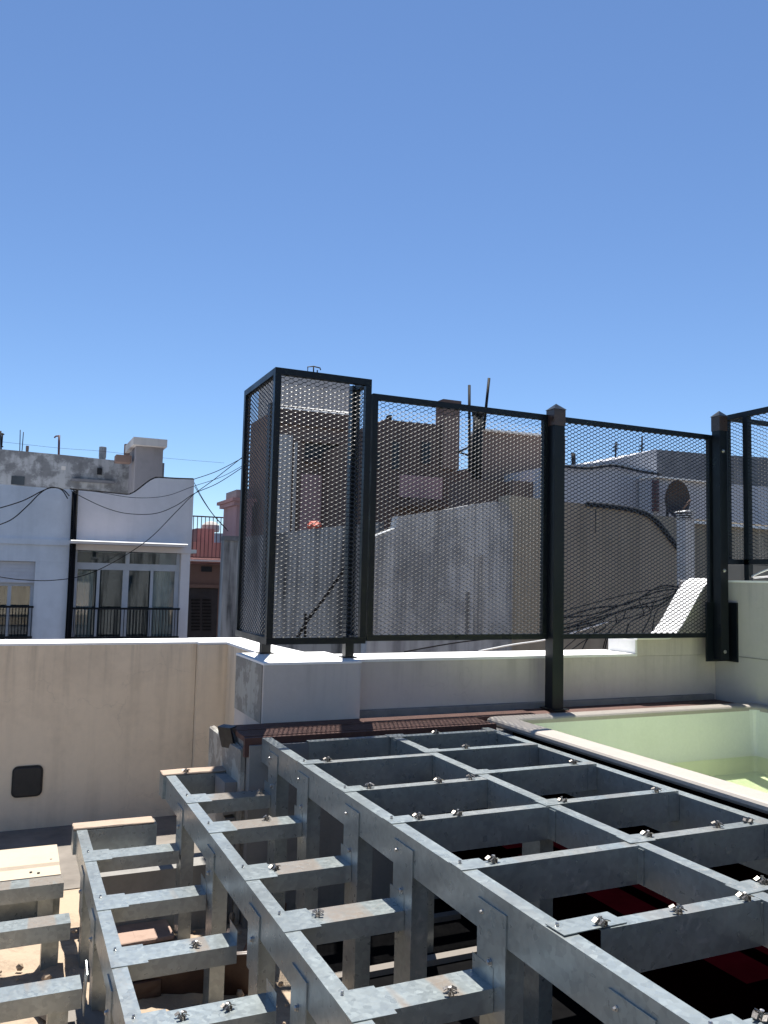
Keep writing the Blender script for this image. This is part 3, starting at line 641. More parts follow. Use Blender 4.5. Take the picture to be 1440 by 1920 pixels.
FZ0, FZ1 = 1.182, 2.462
frame_xz(fence, 1.672, 2.772, 3.905, FZ0, FZ1, 0.030)
frame_xz(fence, 2.845, 4.032, 3.905, FZ0, FZ1, 0.028, wd=0.0056, th=0.0012, tau=68)
def fpost(x, y, z0, z1, s):
    o = bar('post', (x, y, z0), (x, y, z1), s, fence)
    bm = bmesh.new(); q = s/2+0.003
    bm_box(bm, x-q, x+q, y-q, y+q, z1-0.09, z1+0.002)
    from_bm('cap_sleeve', bm, M['capbrown'], o)
    bm = bmesh.new(); q = s/2+0.008
    base = [bm.verts.new((x+a*q, y+b_*q, z1+0.003)) for a, b_ in ((-1, -1), (1, -1), (1, 1), (-1, 1))]; tp = bm.verts.new((x, y, z1+0.042))
    bm.faces.new(base[::-1])
    for k in range(4): bm.faces.new((base[k], base[(k+1) % 4], tp))
    from_bm('post_cap', bm, M['paint'], o)
    return o
fpost(2.808, 3.868, 0.80, 2.485, 0.072)
fpost(4.050, 3.85, 1.05, 2.572, 0.062)
box('base_plate', 2.755, 2.862, 3.80, 3.93, 0.797, 0.803, M['paint'], fence)
box('wall_plate', 3.968, 4.137, 3.886, 3.898, 1.035, 1.402, M['paint'], fence, 0.002)
box('wall_plate_side', 4.128, 4.1405, 3.80, 3.8855, 1.035, 1.402, M['paint'], fence, 0.002)
for z in (1.60, 1.10, 2.35): bolt((4.045, 3.8165, z), '-y', fence, 0.009)
sc2 = thing('mesh_screen', 'dark mesh box screen on the side wall at the right edge', 'screen', (4.3, 3.3, 1.54))
RZ0, RZ1, rx = 1.64, 2.60, 4.16; RY = 3.905
for xx in (rx, rx+0.5):
    bar('rail', (xx, 2.4, RZ1-0.016), (xx, RY, RZ1-0.016), 0.032, sc2); bar('rail', (xx, 2.4, RZ0+0.016), (xx, RY, RZ0+0.016), 0.032, sc2)
    for y in (2.4, RY-0.016): bar('upright', (xx, y, RZ0+0.0325), (xx, y, RZ1-0.0325), 0.03, sc2)
    expanded('expanded_mesh', (xx, RY-0.03, RZ0+0.022), (0, -1, 0), (0, 0, 1), (-1, 0, 0), 1.46, RZ1-RZ0-0.045, sc2)
bar('upright', (rx+0.002, 3.735, RZ0-0.1), (rx+0.002, 3.735, RZ1-0.033), 0.036, sc2)
bar('rail', (rx+0.0165, RY-0.016, RZ1-0.018), (rx+0.4835, RY-0.016, RZ1-0.018), 0.028, sc2)
bar('rail', (rx+0.0165, RY-0.016, RZ0+0.018), (rx+0.4835, RY-0.016, RZ0+0.018), 0.028, sc2)
for y in (2.5,): bar('post', (rx+0.1, y, 1.5415), (rx+0.1, y, RZ0-0.001), 0.04, sc2)
for k, (y0, y1, amp, lab) in enumerate([(3.75, 2.9, 0.075, 'white hose arching highest over the side wall top'), (3.8, 2.8, 0.02, 'white hose lying flat on the side wall top')]):
    pts = [(4.17+0.03*k, y0+(y1-y0)*t/10, 1.552+amp*math.sin(math.pi*min(1, t/10*1.6)) if t/10*1.6 < 1 else 1.552) for t in range(11)]
    tag(tube('hose', smooth_curve(pts, 5), 0.006, M['white_cable']), lab, 'hose')
# ================================================================== NEIGHBOURING HOUSES
def P(px, py, Y): return at(px, py, Y)
def facade(name, pxs, Y, depth, mat, parent, zb=-10.0):
    """outline of a wall top given as pixels on the plane y=Y, closed down to the ground and given real depth"""
    pts = [(P(x, y, Y).x, P(x, y, Y).z) for x, y in pxs]
    pts = [(pts[0][0], zb)]+pts+[(pts[-1][0], zb)]
    return prism_y(name, pts, Y, Y+depth, mat, parent)
def pbox(name, px0, py0, px1, py1, Y, d0, d1, mat, parent, bev=0.0):
    a = P(px0, (py0+py1)/2, Y); b_ = P(px1, (py0+py1)/2, Y); t_ = P((px0+px1)/2, py0, Y).z; u_ = P((px0+px1)/2, py1, Y).z
    return box(name, a.x, b_.x, Y+d0, Y+d1, u_, t_, mat, parent, bev)
# ---- white house across the street
YH = 18.0
wh = thing('white_house', 'white house with glazed balcony enclosure and curved parapet', 'house', (2.0, YH+2, -10))
def scurve(p0, p1, n=8):
    return [(p0[0]+(p1[0]-p0[0])*t/n, p0[1]+(p1[1]-p0[1])*((t/n)**2*(3-2*t/n))) for t in range(n+1)]
# wall with two openings is built from pieces round the openings
zt = lambda py, px=200: P(px, py, YH).z
xr = lambda px, py=1100: P(px, py, YH).x
xo0, xo1, zo1 = xr(136), xr(338), zt(1034, 240)
zo0 = zt(1203, 240)
xw0, xw1, zw1, zw0 = xr(-60), xr(64), zt(1052, 30), zt(1203, 30)
xmid = xr(127); xR = xr(360, 1000); xL = xr(-420)
tops = [(P(x, y, YH).x, P(x, y, YH).z) for x, y in [(131, 918), (190, 923)]+scurve((238, 928), (297, 896))+[(330, 898), (363, 899)]]
prism_y('upper_wall', [(xmid+0.02, zo1)]+[(xmid+0.02, tops[0][1])]+tops[1:-1]+[(xR, tops[-1][1]), (xR, zo1)], YH, YH+0.35, M['pink_white'], wh)
box('pier', xo1, xR-0.01, YH+0.02, YH+0.36, -10, zo1-0.001, M['pink_white'], wh)
box('pier', xmid+0.025, xo0, YH+0.02, YH+0.36, -10, zo1-0.001, M['pink_white'], wh)
box('lower_wall', xo0+0.001, xo1-0.001, YH+0.02, YH+0.36, -10, zo0-0.3, M['pink_white'], wh)
lt = [(P(x, y, YH).x, P(x, y, YH).z) for x, y in [(-400, 880), (-150, 898), (0, 908), (60, 913), (128, 918)]]
prism_y('upper_wall', [(lt[0][0], zw1)]+lt[:-1]+[(xmid, lt[-1][1]), (xmid, zw1)], YH-0.03, YH+0.35, M['white_house'], wh)
box('pier', xw1, xmid-0.002, YH-0.03, YH+0.35, -10, zw1-0.001, M['white_house'], wh)
box('pier', xL, xw0, YH-0.03, YH+0.35, -10, zw1-0.001, M['white_house'], wh)
box('lower_wall', xw0+0.001, xw1-0.001, YH-0.02, YH+0.35, -10, zw0-0.3, M['white_house'], wh)
box('house_body', xL, xR-0.02, YH+3.4, YH+8, -10, zt(960), M['white_house'], wh)
box('roof_slab', xL, xR-0.03, YH+0.36, YH+3.4, zt(985), zt(975), M['old_concrete'], wh)
box('side_wall', xR-0.25, xR-0.02, YH+0.37, YH+3.38, -10, zt(985)-0.01, M['white_house'], wh)
box('cornice', xL, xmid-0.01, YH-0.07, YH-0.031, zt(1021, 60), zt(1010, 60), M['white_house'], wh)
# glazing
fr = 0.09
gz = zt(1063, 240); gx = [xo0+(xo1-xo0)*t for t in (0, 0.235, 0.487, 0.735, 1.0)]
YG = YH+0.16
win = box('window', xo0+0.001, xo1-0.001, YG, YG+0.10, gz-0.07, gz+0.07, M['alu'], wh)
for x, w_ in ((gx[0]+0.05, 0.09), (gx[2], 0.12), (gx[4]-0.05, 0.09)): box('mullion', x-w_/2, x+w_/2, YG+0.002, YG+0.098, zo0-0.3, gz-0.071, M['alu'], win)
for x in (gx[1], gx[3]): box('mullion', x-0.03, x+0.03, YG+0.02, YG+0.08, zo0-0.3, gz-0.071, M['alu'], win)
for x, w_ in ((gx[0]+0.04, 0.07), (gx[2]+0.02, 0.08), (gx[4]-0.04, 0.07)): box('mullion', x-w_/2, x+w_/2, YG+0.002, YG+0.098, gz+0.071, zo1-0.001, M['alu'], win)
for a in range(4): box('pane', gx[a]+0.06, gx[a+1]-0.06, YG+0.045, YG+0.055, zo0-0.3, gz-0.072, M['glass'], win)
for a, b_ in ((gx[0]+0.08, gx[2]-0.02), (gx[2]+0.06, gx[4]-0.08)): box('pane', a, b_, YG+0.045, YG+0.055, gz+0.072, zo1-0.01, M['glass'], win)
box('sill', xo0, xo1, YG-0.1, YG+0.1, zo0-0.28, zo0-0.12+zt(1188)-zt(1195), M['alu'], wh)
def sloped_ledge(px0, py0, px1, py1, hpx, Y, mat, parent, name='ledge'):
    # weathered coping whose upper face slopes down towards the street
    a = P(px0, py0, Y); b_ = P(px1, py1, Y); h_ = a.z-P(px0, py0+hpx, Y).z; d_ = h_*1.5
    verts = [(a.x, Y-d_, a.z-h_), (b_.x, Y-d_, b_.z-h_), (b_.x, Y-0.001, b_.z), (a.x, Y-0.001, a.z), (a.x, Y-d_, a.z-h_*1.35), (b_.x, Y-d_, b_.z-h_*1.35), (b_.x, Y-0.001, b_.z-h_*1.35), (a.x, Y-0.001, a.z-h_*1.35)]
    return obj(name, verts, [(0, 1, 2, 3), (4, 5, 1, 0), (7, 6, 5, 4), (0, 3, 7, 4), (1, 5, 6, 2), (3, 2, 6, 7)], mat, parent)
def curtain(x0, x1, z0, z1, y, mat, parent, n=40, amp=0.05):
    verts = []; faces = []
    for i in range(n+1):
        x = x0+(x1-x0)*i/n; dy = amp*math.sin(i*1.15)+random.uniform(-0.015, 0.015)
        verts += [(x, y+dy, z0), (x, y+dy*0.8, z1)]
    for i in range(n): faces.append((2*i, 2*i+2, 2*i+3, 2*i+1))
    return obj('curtain', verts, faces, mat, parent, True)
sloped_ledge(133, 1012, 352, 1020, 1.8, YH-0.55, M['ledge_white'], wh)
prism_y('ledge_slab', [(P(x, y, YH-0.55).x, P(x, y, YH-0.55).z) for x, y in [(133, 1012.2), (352, 1020.2), (352, 1026), (133, 1018)]], YH-0.549, YH-0.001, M['pink_white'], wh)
curtain(gx[0]+0.15, gx[1]-0.05, zo0-0.3, gz-0.1, YG+0.55, M['curtain'], wh, 18)
curtain(gx[1]+0.05, gx[2]-0.25, zo0-0.3, zt(1093), YG+1.3, M['curtain_dark'], wh, 22)
curtain(gx[2]+0.05, gx[3]+0.1, zo0-0.3, zt(1093), YG+1.2, M['curtain_dark'], wh, 22)
curtain(gx[3]+0.05, gx[4]-0.08, zo0-0.3, gz-0.08, YG+0.4, M['curtain'], wh, 26)
box('room_back', xo0-0.4, xo1+0.4, YG+2.4, YG+2.5, -2, zo1+0.2, M['curtain_dark'], wh)
box('room_ceiling', xo0-0.4, xo1+0.4, YG+0.25, YG+2.39, zo1+0.02, zo1+0.1, M['curtain'], wh)
# left window with roller shutter
rs = box('roller_shutter', xw0+0.001, xw1-0.001, YH+0.10, YH+0.18, zt(1093, 30), zw1-0.002, M['blind'], wh)
for k in range(6):
    z_ = zt(1093, 30)+(zw1-zt(1093, 30))*(k+0.5)/6; box('slat', xw0+0.002, xw1-0.002, YH+0.085, YH+0.0995, z_-0.025, z_+0.025, M['blind'], rs, 0.006)
win2 = box('window', xw0+0.001, xw1-0.001, YH+0.19, YH+0.25, zt(1099, 30), zt(1093, 30), M['alu'], wh)
for px in (18, 61): box('mullion', xr(px)-0.035, xr(px)+0.035, YH+0.19, YH+0.25, zw0-0.3, zt(1099, 30)-0.001, M['alu'], win2)
box('pane', xw0, xw1-0.06, YH+0.215, YH+0.222, zw0-0.3, zt(1099, 30)-0.002, M['glass'], win2)
curtain(xw0, xw1-0.05, zw0-0.3, zt(1100, 30), YH+0.6, M['curtain_dark'], wh, 30)
box('room_back', xw0-1, xw1+0.3, YH+2.5, YH+2.6, -2, zw1+0.1, M['curtain_dark'], wh)
# railings
def railing(px0, px1, py_top, py_bot, Y, n, mat, parent, r=0.014, toprail=0.02):
    a = P(px0, py_top, Y); b_ = P(px1, py_top+ (px1-px0)*0.012, Y); zb = P((px0+px1)/2, py_bot, Y).z
    zt_ = (a.z+b_.z)/2
    hr = box('handrail', a.x, b_.x, Y-toprail, Y+toprail, zt_-toprail, zt_+toprail, mat, parent)
    box('bottom_rail', a.x, b_.x, Y-0.02, Y+0.02, zb, zb+0.04, mat, parent)
    first = None
    for k in range(n):
        x = a.x+(b_.x-a.x)*(k+0.5)/n
        if first is None: first = (x, box('bar', x-r/2, x+r/2, Y-r/2, Y+r/2, zb+0.041, zt_-toprail-0.001, mat, hr))
        else: share(first[1], 'bar', (x-first[0], 0, 0), hr)
railing(130, 337, 1140, 1197, YH-0.10, 34, M['iron'], wh)
railing(-40, 63, 1137, 1197, YH-0.06, 17, M['iron'], wh)
# downpipe and cable bundle down the joint of the two fronts
tube('roof_felt', smooth_curve([(x, YH+0.02, z+0.01) for x, z in tops], 4), 0.022, M['cable'], wh, 5)
dp = thing('downpipe', 'black downpipe and cable bundle between the two white fronts', 'pipe', (xmid, YH-0.1, -8))
for dx, r in ((0.0, 0.03), (0.05, 0.02), (-0.04, 0.014), (0.025, 0.012)):
    tube('pipe', [(xmid+0.03+dx, YH-0.12, zt(920, 128)+dx*0.5), (xmid+0.045+dx, YH-0.13, 1.0), (xmid+0.02+dx*1.2, YH-0.13, -8)], r, M['cable'], dp, 8)
# ---- grey concrete building behind
YC = 26.0
gb = thing('concrete_building', 'weathered grey concrete building rising behind the white house', 'building', (0, YC+3, -10))
facade('wall', [(-500, 800), (0, 842), (120, 853), (252, 867), (296, 871)], YC, 7, M['old_concrete'], gb)
pbox('opening', 21, 893, 46, 909, YC, -0.02, 0.1, M['room'], gb)
pbox('recess_edge', 134, 900, 214, 905, YC, -0.14, -0.002, M['roofgrey'], gb)
pbox('round_vent', 182, 878, 191, 890, YC, -0.05, -0.002, M['iron'], gb, 0.03)
pbox('pale_patch', 115, 874, 123, 881, YC, -0.012, -0.002, M['light_band'], gb)
ch = thing('chimney_stack', 'broad rendered chimney with pale slab cap above the curved parapet', 'chimney', (5.5, YC-1, 0))
YK = 24.0
pbox('shaft', 253, 838, 304, 940, YK, 0, 1.4, M['chimney'], ch)
pbox('cap_slab', 248, 824, 311, 838, YK, -0.25, 1.6, M['light_band'], ch, 0.03)
pbox('side_pipe', 304.3, 868, 308, 898, YK, 0.02, 0.12, M['roofgrey'], ch)
for px, py0, py1, wpx, mt, lab, cat in [(238, 833, 862, 13, 'taupe', 'squat brown flue beside the broad chimney', 'flue'), (192, 838, 858, 14, 'water_tank', 'grey cylindrical vent cowl on the concrete roof', 'vent'), (51, 836, 845, 6, 'taupe', 'tiny brown chimney pot on the concrete roof', 'pot')]:
    c = P(px, py1, 26.4); r = (P(px+wpx/2, py1, 26.4)-c).length; h_ = P(px, py0, 26.4).z-c.z
    t = thing('roof_vent', lab, cat, (c.x, 26.4, c.z-0.4))
    lathe('vent_body', (c.x, 26.4, c.z-0.5), [(r*0.9, 0), (r*0.9, 0.5), (r, 0.5), (r, 0.5+h_*0.96), (r*0.93, 0.5+h_)], M[mt], t, 14)
    lathe('vent_foot', (c.x, 26.4, c.z-0.52), [(r*1.3, 0), (r*1.3, 0.3), (r*0.95, 0.34)], M[mt], t, 14)
bk_ = tag(pbox('brick_stub', 218, 853, 247, 866, 24.3, 0, 0.5, M['taupe'], None), 'low brown masonry stub left of the broad chimney', 'masonry')
def pole(px0, py0, px1, py1, Y, r, label, arms=(), mat='iron', name='antenna_pole', cat='antenna'):
    t = thing(name, label, cat, P(px0, py0, Y))
    tube('mast', [P(px0, py0+6, Y), P(px1, py1, Y)], r, M[mat], t, 6)
    for (ax0, ay0, ax1, ay1) in arms: tube('arm', [P(ax0, ay0, Y), P(ax1, ay1, Y)], r*0.7, M[mat], t, 5)
    return t
pole(110, 852, 111, 816, 26.5, 0.035, 'purplish mast with short hook on the concrete roof', [(111, 817, 104, 818), (104, 818, 102, 821)], 'rust_iron')
pole(37, 843, 38, 806, 26.5, 0.014, 'left thin rod of a pair on the concrete roof')
pole(41, 843, 44, 810, 26.5, 0.014, 'right thin rod of a pair on the concrete roof')
pole(2, 842, 1, 808, 26.5, 0.03, 'small lattice mast at the left picture edge', [(1, 812, 8, 815), (3, 838, 5, 812), (0, 836, 6, 838), (0, 815, 8, 814)])
# ---- gap house with pink upper storey
YT = 27.0
th_ = thing('terracotta_house', 'pink and brown house with shuttered door seen in the gap', 'house', (7, YT+2, -10))
facade('lower_wall', [(340, 1056), (470, 1060)], YT, 4, M['taupe'], th_)
pbox('cornice', 340, 1047, 470, 1056, YT, -0.25, 1.5, M['terracotta'], th_)
pbox('tile_edge', 340, 1051, 470, 1053.5, YT, -0.40, -0.251, M['ledge_white'], th_)
pbox('vent_hole', 377, 1062, 397, 1072, YT, -0.03, 0.1, M['room'], th_)
pbox('lintel', 350, 1096, 411, 1102, YT, -0.12, -0.002, M['taupe'], th_)
dr = pbox('door', 352, 1103, 406, 1230, YT, -0.03, 0.05, M['shutter'], th_)
for k in range(2):
    for q in range(20):
        x0 = 358+k*21; y0 = 1121+q*3.1
        pbox('slat', x0, y0, x0+16, y0+1.5, YT, -0.075, -0.032, M['iron'] if q % 2 else M['shutter'], dr)
pbox('pink_pier', 368, 991, 401, 1056, YT+3.5, 0, 1.2, M['terracotta'], th_)
pbox('pink_wall', 362, 1017, 430, 1062, YT+2.6, 0, 0.6, M['terracotta'], th_)
c = P(390, 992, YT+4.1)
lathe('water_tank', (c.x+0.1, YT+4.1, c.z-0.1), [(0.32, 0), (0.34, 0.1), (0.33, 0.25), (0.2, 0.36), (0.05, 0.40)], M['light_band'], th_, 14)
pbox('far_block', 402, 1000, 426, 1060, YT+9, 0, 3, M['shade_white'], th_)
railing(352, 447, 969, 1047, YT-0.2, 13, M['rust_iron'], th_, r=0.022, toprail=0.02)
pc = thing('pink_pier', 'pink corner pier with moulded cap left of the mesh cage', 'pier', P(445, 1012, 22))
pbox('shaft', 441, 945, 470, 1100, 22, 0, 1.5, M['pink_house'], pc)
pbox('moulding', 437, 940, 474, 948, 22, -0.12, 1.6, M['pink_house'], pc, 0.03)
pbox('moulding', 433, 935, 478, 941, 22, -0.2, 1.7, M['terracotta'], pc, 0.02)
pbox('stub', 445, 918, 470, 935, 22, 0.1, 1.3, M['chimney'], pc)
# ---- stained grey party wall
YS = 9.5
sw = thing('stained_wall', 'grey party wall with black rain streaks behind the mesh cage', 'wall', (4, YS+0.4, -10))
facade('wall', [(420, 1012), (448, 1008), (520, 1000), (600, 990), (720, 978)], YS, 0.14, M['stained'], sw)
pbox('broken_coping', 420, 1005, 452, 1014, YS, -0.02, 0.15, M['old_concrete'], sw, 0.02)
# ---- tall pink-grey house behind the cage
YB = 21.0
tb_ = thing('tall_house', 'tall grey and pink house with pale attic behind the mesh cage', 'house', (9, YB+3, -10))
facade('lower_wall', [(512, 770), (658, 778)], YB, 2.2, M['taupe'], tb_)
facade('attic_wall', [(514, 690), (656, 712)], YB+0.7, 1.5, M['light_band'], tb_, zb=P(560, 772, YB).z)
sloped_ledge(512, 758, 658, 773, 6, YB, M['ledge_white'], tb_)
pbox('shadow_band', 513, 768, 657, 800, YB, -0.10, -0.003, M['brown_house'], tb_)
pbox('pink_panel', 562, 892, 656, 1010, YB, -0.06, -0.003, M['pink_house'], tb_)
pbox('recess', 572, 834, 654, 862, YB, -0.02, 0.06, M['room'], tb_)
pbox('lintel', 566, 826, 657, 833, YB, -0.18, -0.003, M['taupe'], tb_)
pbox('lintel', 566, 864, 657, 870, YB, -0.15, -0.003, M['brown_house'], tb_)
pbox('pale_bay', 518, 815, 545, 1005, YB, -0.05, -0.003, M['light_band'], tb_)
pbox('drainpipe', 548, 830, 552, 1010, YB, -0.14, -0.04, M['light_band'], tb_)
gw = pbox('window', 607, 934, 648, 986, YB, -0.09, -0.061, M['room'], tb_)
for q in range(9): pbox('grille_bar', 608+q*4.7, 934, 610.1+q*4.7, 986, YB, -0.15, -0.12, M['ledge_white'], gw)
for q in range(5): pbox('grille_bar', 606, 935+q*12, 649, 936.4+q*12, YB, -0.119, -0.10, M['ledge_white'], gw)
lad = thing('roof_ladder', 'thin ladder hoop above the attic of the tall house', 'ladder', P(588, 700, YB+1))
tube('hoop', [P(577, 705, YB+1), P(577, 688, YB+1), P(588, 687, YB+1), P(600, 690, YB+1), P(601, 694, YB+1)], 0.02, M['iron'], lad, 5)
tube('stile', [P(588, 705, YB+1), P(588, 687, YB+1)], 0.02, M['iron'], lad, 5); tube('stile', [P(595, 706, YB+1), P(595, 694, YB+1)], 0.02, M['iron'], lad, 5)
og = thing('tarp_bundle', 'orange red bundle on the stained wall top behind the mesh cage', 'bundle', P(590, 990, YS+0.4))
bm = bmesh.new()
c = P(589, 985, YS+0.5)
bmesh.ops.create_icosphere(bm, subdivisions=3, radius=1, matrix=Matrix.Translation(c) @ Matrix.Diagonal((0.095, 0.1, 0.055, 1)))
for v_ in bm.verts: v_.co += Vector((mn.noise(v_.co*14), mn.noise(v_.co*14+Vector((5, 0, 0))), mn.noise(v_.co*14+Vector((0, 7, 0)))))*0.035
from_bm('cloth', bm, M['orange'], og)
# ---- brown house with chimney behind the first fence panel
YN = 19.0
bh = thing('brown_house', 'dark brown house with square chimney behind the left fence panel', 'house', (13, YN+3, -10))
facade('wall', [(655, 828), (716, 833), (718, 789), (722, 786), (757, 790), (829, 797), (858, 802), (858, 870)], YN, 3, M['brown_house'], bh)
facade('right_wall', [(858.5, 882), (905, 872), (905, 900)], YN+0.5, 5, M['brown_house'], bh)
chm = pbox('chimney', 828, 757, 858, 880, YN, -0.1, 0.35, M['taupe'], bh)
pbox('chimney_cap', 826, 752, 860, 758, YN, -0.15, 0.4, M['brown_house'], chm)
pbox('flue_pipe', 742, 773, 747, 792, YN, 0.4, 0.6, M['iron'], bh)
pbox('pink_panel', 748, 893, 828, 935, YN, -0.05, -0.002, M['pink_house'], bh)
pbox('ochre_strip', 768, 934, 800, 943, YN, -0.08, -0.052, M['taupe'], bh)
pbox('balcony_slab', 740, 950, 860, 956, YN, -0.9, -0.003, M['brown_house'], bh)
for px0, px1, py0, py1 in ((700, 712, 850, 880), (735, 747, 830, 880), (790, 806, 830, 870)): pbox('window', px0, py0, px1, py1, YN, -0.03, -0.002, M['room'], bh)
tn = thing('taupe_house', 'flat roofed taupe block under the two rods behind the fence', 'house', (16, 18, -10))
facade('wall', [(898, 810), (905, 807), (1060, 822)], 16.5, 0.4, M['taupe'], tn)
prism_y('roof_edge', [(P(x, y, 16.4).x, P(x, y, 16.4).z) for x, y in [(905, 804), (1060, 818), (1060, 821), (905, 807)]], 16.35, 16.95, M['ledge_white'], tn)
pbox('lower_wing', 880, 905, 1060, 1100, 15.5, 0, 0.9, M['brown_house'], tn)
pbox('pale_render', 960, 905, 1060, 1100, 15.3, 0, 0.19, M['taupe'], tn)
pole(880, 880, 880, 722, 16.0, 0.032, 'upright left rod rising above the fence', [(858, 848, 892, 832), (855, 846, 900, 862)])
pole(907, 800, 917, 709, 16.0, 0.032, 'slanting right rod rising above the fence')
fl_ = thing('flue', 'thick black flue pipe on the taupe block', 'flue', P(897, 830, 16.0))
tube('pipe', [P(893, 900, 16.0), P(897, 772, 16.0)], 0.12, M['iron'], fl_, 10)
tube('cowl', [P(897, 780, 16.0), P(897, 768, 16.0)], 0.15, M['iron'], fl_, 10)
# ---- pale wall with rounded top and beige party walls close behind the parapet
YR = 7.6
rw = thing('round_wall', 'pale plaster wall with rounded top behind the left fence panel', 'wall', (6, YR, -10))
facade('wall', [(692, 1010), (742, 990), (746, 968), (790, 962), (840, 955), (890, 945), (925, 940), (942, 942), (953, 949), (960, 962), (962, 985)], YR, 0.14, M['plaster_white'], rw)
for (x0, y0, x1, y1) in ((888, 1040, 908, 1200), (872, 1110, 880, 1200), (690, 1050, 703, 1200)): pbox('damp_stain', x0, y0, x1, y1, YR, -0.004, -0.001, M['stained'], rw)
bw = thing('beige_party_wall', 'big beige gable wall with curved falling top behind the right fence panel', 'wall', (8, 9, -10))
YBW = 8.6
facade('wall', [(955, 928), (1030, 938), (1100, 945), (1150, 950), (1195, 958), (1222, 970), (1242, 990), (1262, 1016), (1282, 1042), (1300, 1060)], YBW, 0.25, M['beige_party'], bw)
tube('flashing', smooth_curve([P(x, y-1, YBW-0.03) for x, y in [(1100, 946), (1150, 951), (1195, 959), (1222, 971), (1242, 991), (1262, 1017), (1280, 1038)]], 4), 0.035, M['iron'], bw, 6)
tube('seam', [P(1117, 955, YBW-0.002), P(1116, 1000, YBW-0.002)], 0.006, M['iron'], bw, 4)
bw2 = thing('beige_rear_wall', 'beige rear wall with white edge at the right behind the vent pipe', 'wall', (11, 11, -10))
facade('wall', [(1225, 966), (1320, 975), (1440, 985), (1600, 1000)], 11.0, 2, M['beige_party'], bw2)
prism_y('edge_flashing', [(P(x, y, 10.9).x, P(x, y, 10.9).z) for x, y in [(1300, 976), (1600, 1001), (1600, 1006), (1300, 981)]], 10.88, 11.3, M['ledge_white'], bw2)
# ---- white building at right with dish
YW = 14.5
wb = thing('white_building', 'blue white building with sloping roofline behind the right fence panel', 'building', (16, 17, -10))
facade('wall', [(1040, 872), (1100, 870), (1150, 862), (1232, 842)], YW, 3, M['shade_white'], wb)
facade('grey_wall', [(1232.5, 843), (1340, 852), (1440, 858), (1600, 870)], YW+0.6, 3, M['roofgrey'], wb)
facade('front_wall', [(1224, 893), (1345, 906), (1470, 915)], YW-0.5, 0.45, M['shade_white'], wb)
prism_y('ledge', [(P(x, y, YW-0.6).x, P(x, y, YW-0.6).z) for x, y in [(1228, 892), (1345, 904), (1345, 907), (1228, 895)]], YW-0.62, YW-0.1, M['ledge_white'], wb)
for q in range(8): pbox('brick', 1222, 901+q*7.4, 1232, 907+q*7.4, YW-0.5, -0.06, -0.002, M['rust_iron'], wb)
tube('roof_cable', smooth_curve([P(1040, 872, YW-0.1), P(1100, 878, YW-0.1), P(1150, 873, YW-0.1), P(1200, 884, YW-0.1), P(1240, 890, YW-0.1)], 5), 0.03, M['iron'], wb, 5)
ds = thing('satellite_dish', 'dark round satellite dish above the white vent pipe', 'dish', P(1272, 940, 13.4))
c = P(1271, 936, 13.4); R_ = (P(1271+23, 936, 13.4)-c).length
bm = bmesh.new(); rows = []
for i in range(7):
    rr = R_*i/6
    rows.append([bm.verts.new(c+Vector((rr*math.cos(a*math.pi/12), 0.28*(1-(rr/R_)**2), 1.2*rr*math.sin(a*math.pi/12)))) for a in range(24)])
for i in range(1, 6):
    for k in range(24): bm.faces.new((rows[i][k], rows[i][(k+1) % 24], rows[i+1][(k+1) % 24], rows[i+1][k]))
bm.faces.new(rows[1])
for v_ in list(rows[0]): bm.verts.remove(v_)
from_bm('reflector', bm, M['dish'], ds, True)
tube('feed_arm', [c+Vector((0, 0.05, -R_*1.1)), c+Vector((0, -0.35, -0.05))], 0.02, M['taupe'], ds, 6)
tube('mast', [c+Vector((0, 0.3, -0.1)), c+Vector((0, 0.35, -1.2))], 0.03, M['iron'], ds, 6)
for px, lab in ((1154, 'left small aerial on the white building roofline'), (1203, 'right small aerial on the white building roofline')):
    pole(px, 862, px+1, 818+ (10 if px < 1180 else 0), YW+1, 0.02, lab, [(px-4, 838, px+5, 832), (px-5, 845, px+4, 840)])
pole(1076, 876, 1075, 850, YW+1, 0.05, 'short dark post on the left of the white building roof')
# ---- vent pipe near
vp = thing('vent_pipe', 'white vent pipe with louvred cap behind the right fence panel', 'vent', P(1291, 1190, 7.0))
c = P(1295, 1190, 7.0); hz = P(1291, 975, 7.0).z-c.z; r = (P(1304, 1100, 7.0)-P(1291, 1100, 7.0)).length*0.66
box('pipe_column', c.x-r, c.x+r, 7.0, 7.0+2*r, c.z-8, c.z+hz, M['vent_white'], vp, 0.006)
for k in range(3): box('louvre', c.x-r*1.08, c.x+r*1.08, 7.0-r*0.08, 7.0+2.08*r, c.z+hz+0.006+k*0.026, c.z+hz+0.018+k*0.026, M['vent_white'], vp, 0.003)
box('louvre_core', c.x-r*0.7, c.x+r*0.7, 7.0+0.3*r, 7.0+1.7*r, c.z+hz+0.001, c.z+hz+0.085, M['iron'], vp)
prism_y('cap', [(c.x-r*1.25, c.z+hz+0.086), (c.x+r*1.25, c.z+hz+0.086), (c.x+r*1.25, c.z+hz+0.094), (c.x, c.z+hz+0.115), (c.x-r*1.25, c.z+hz+0.094)], 7.0-r*0.25, 7.0+2.25*r, M['vent_white'], vp)
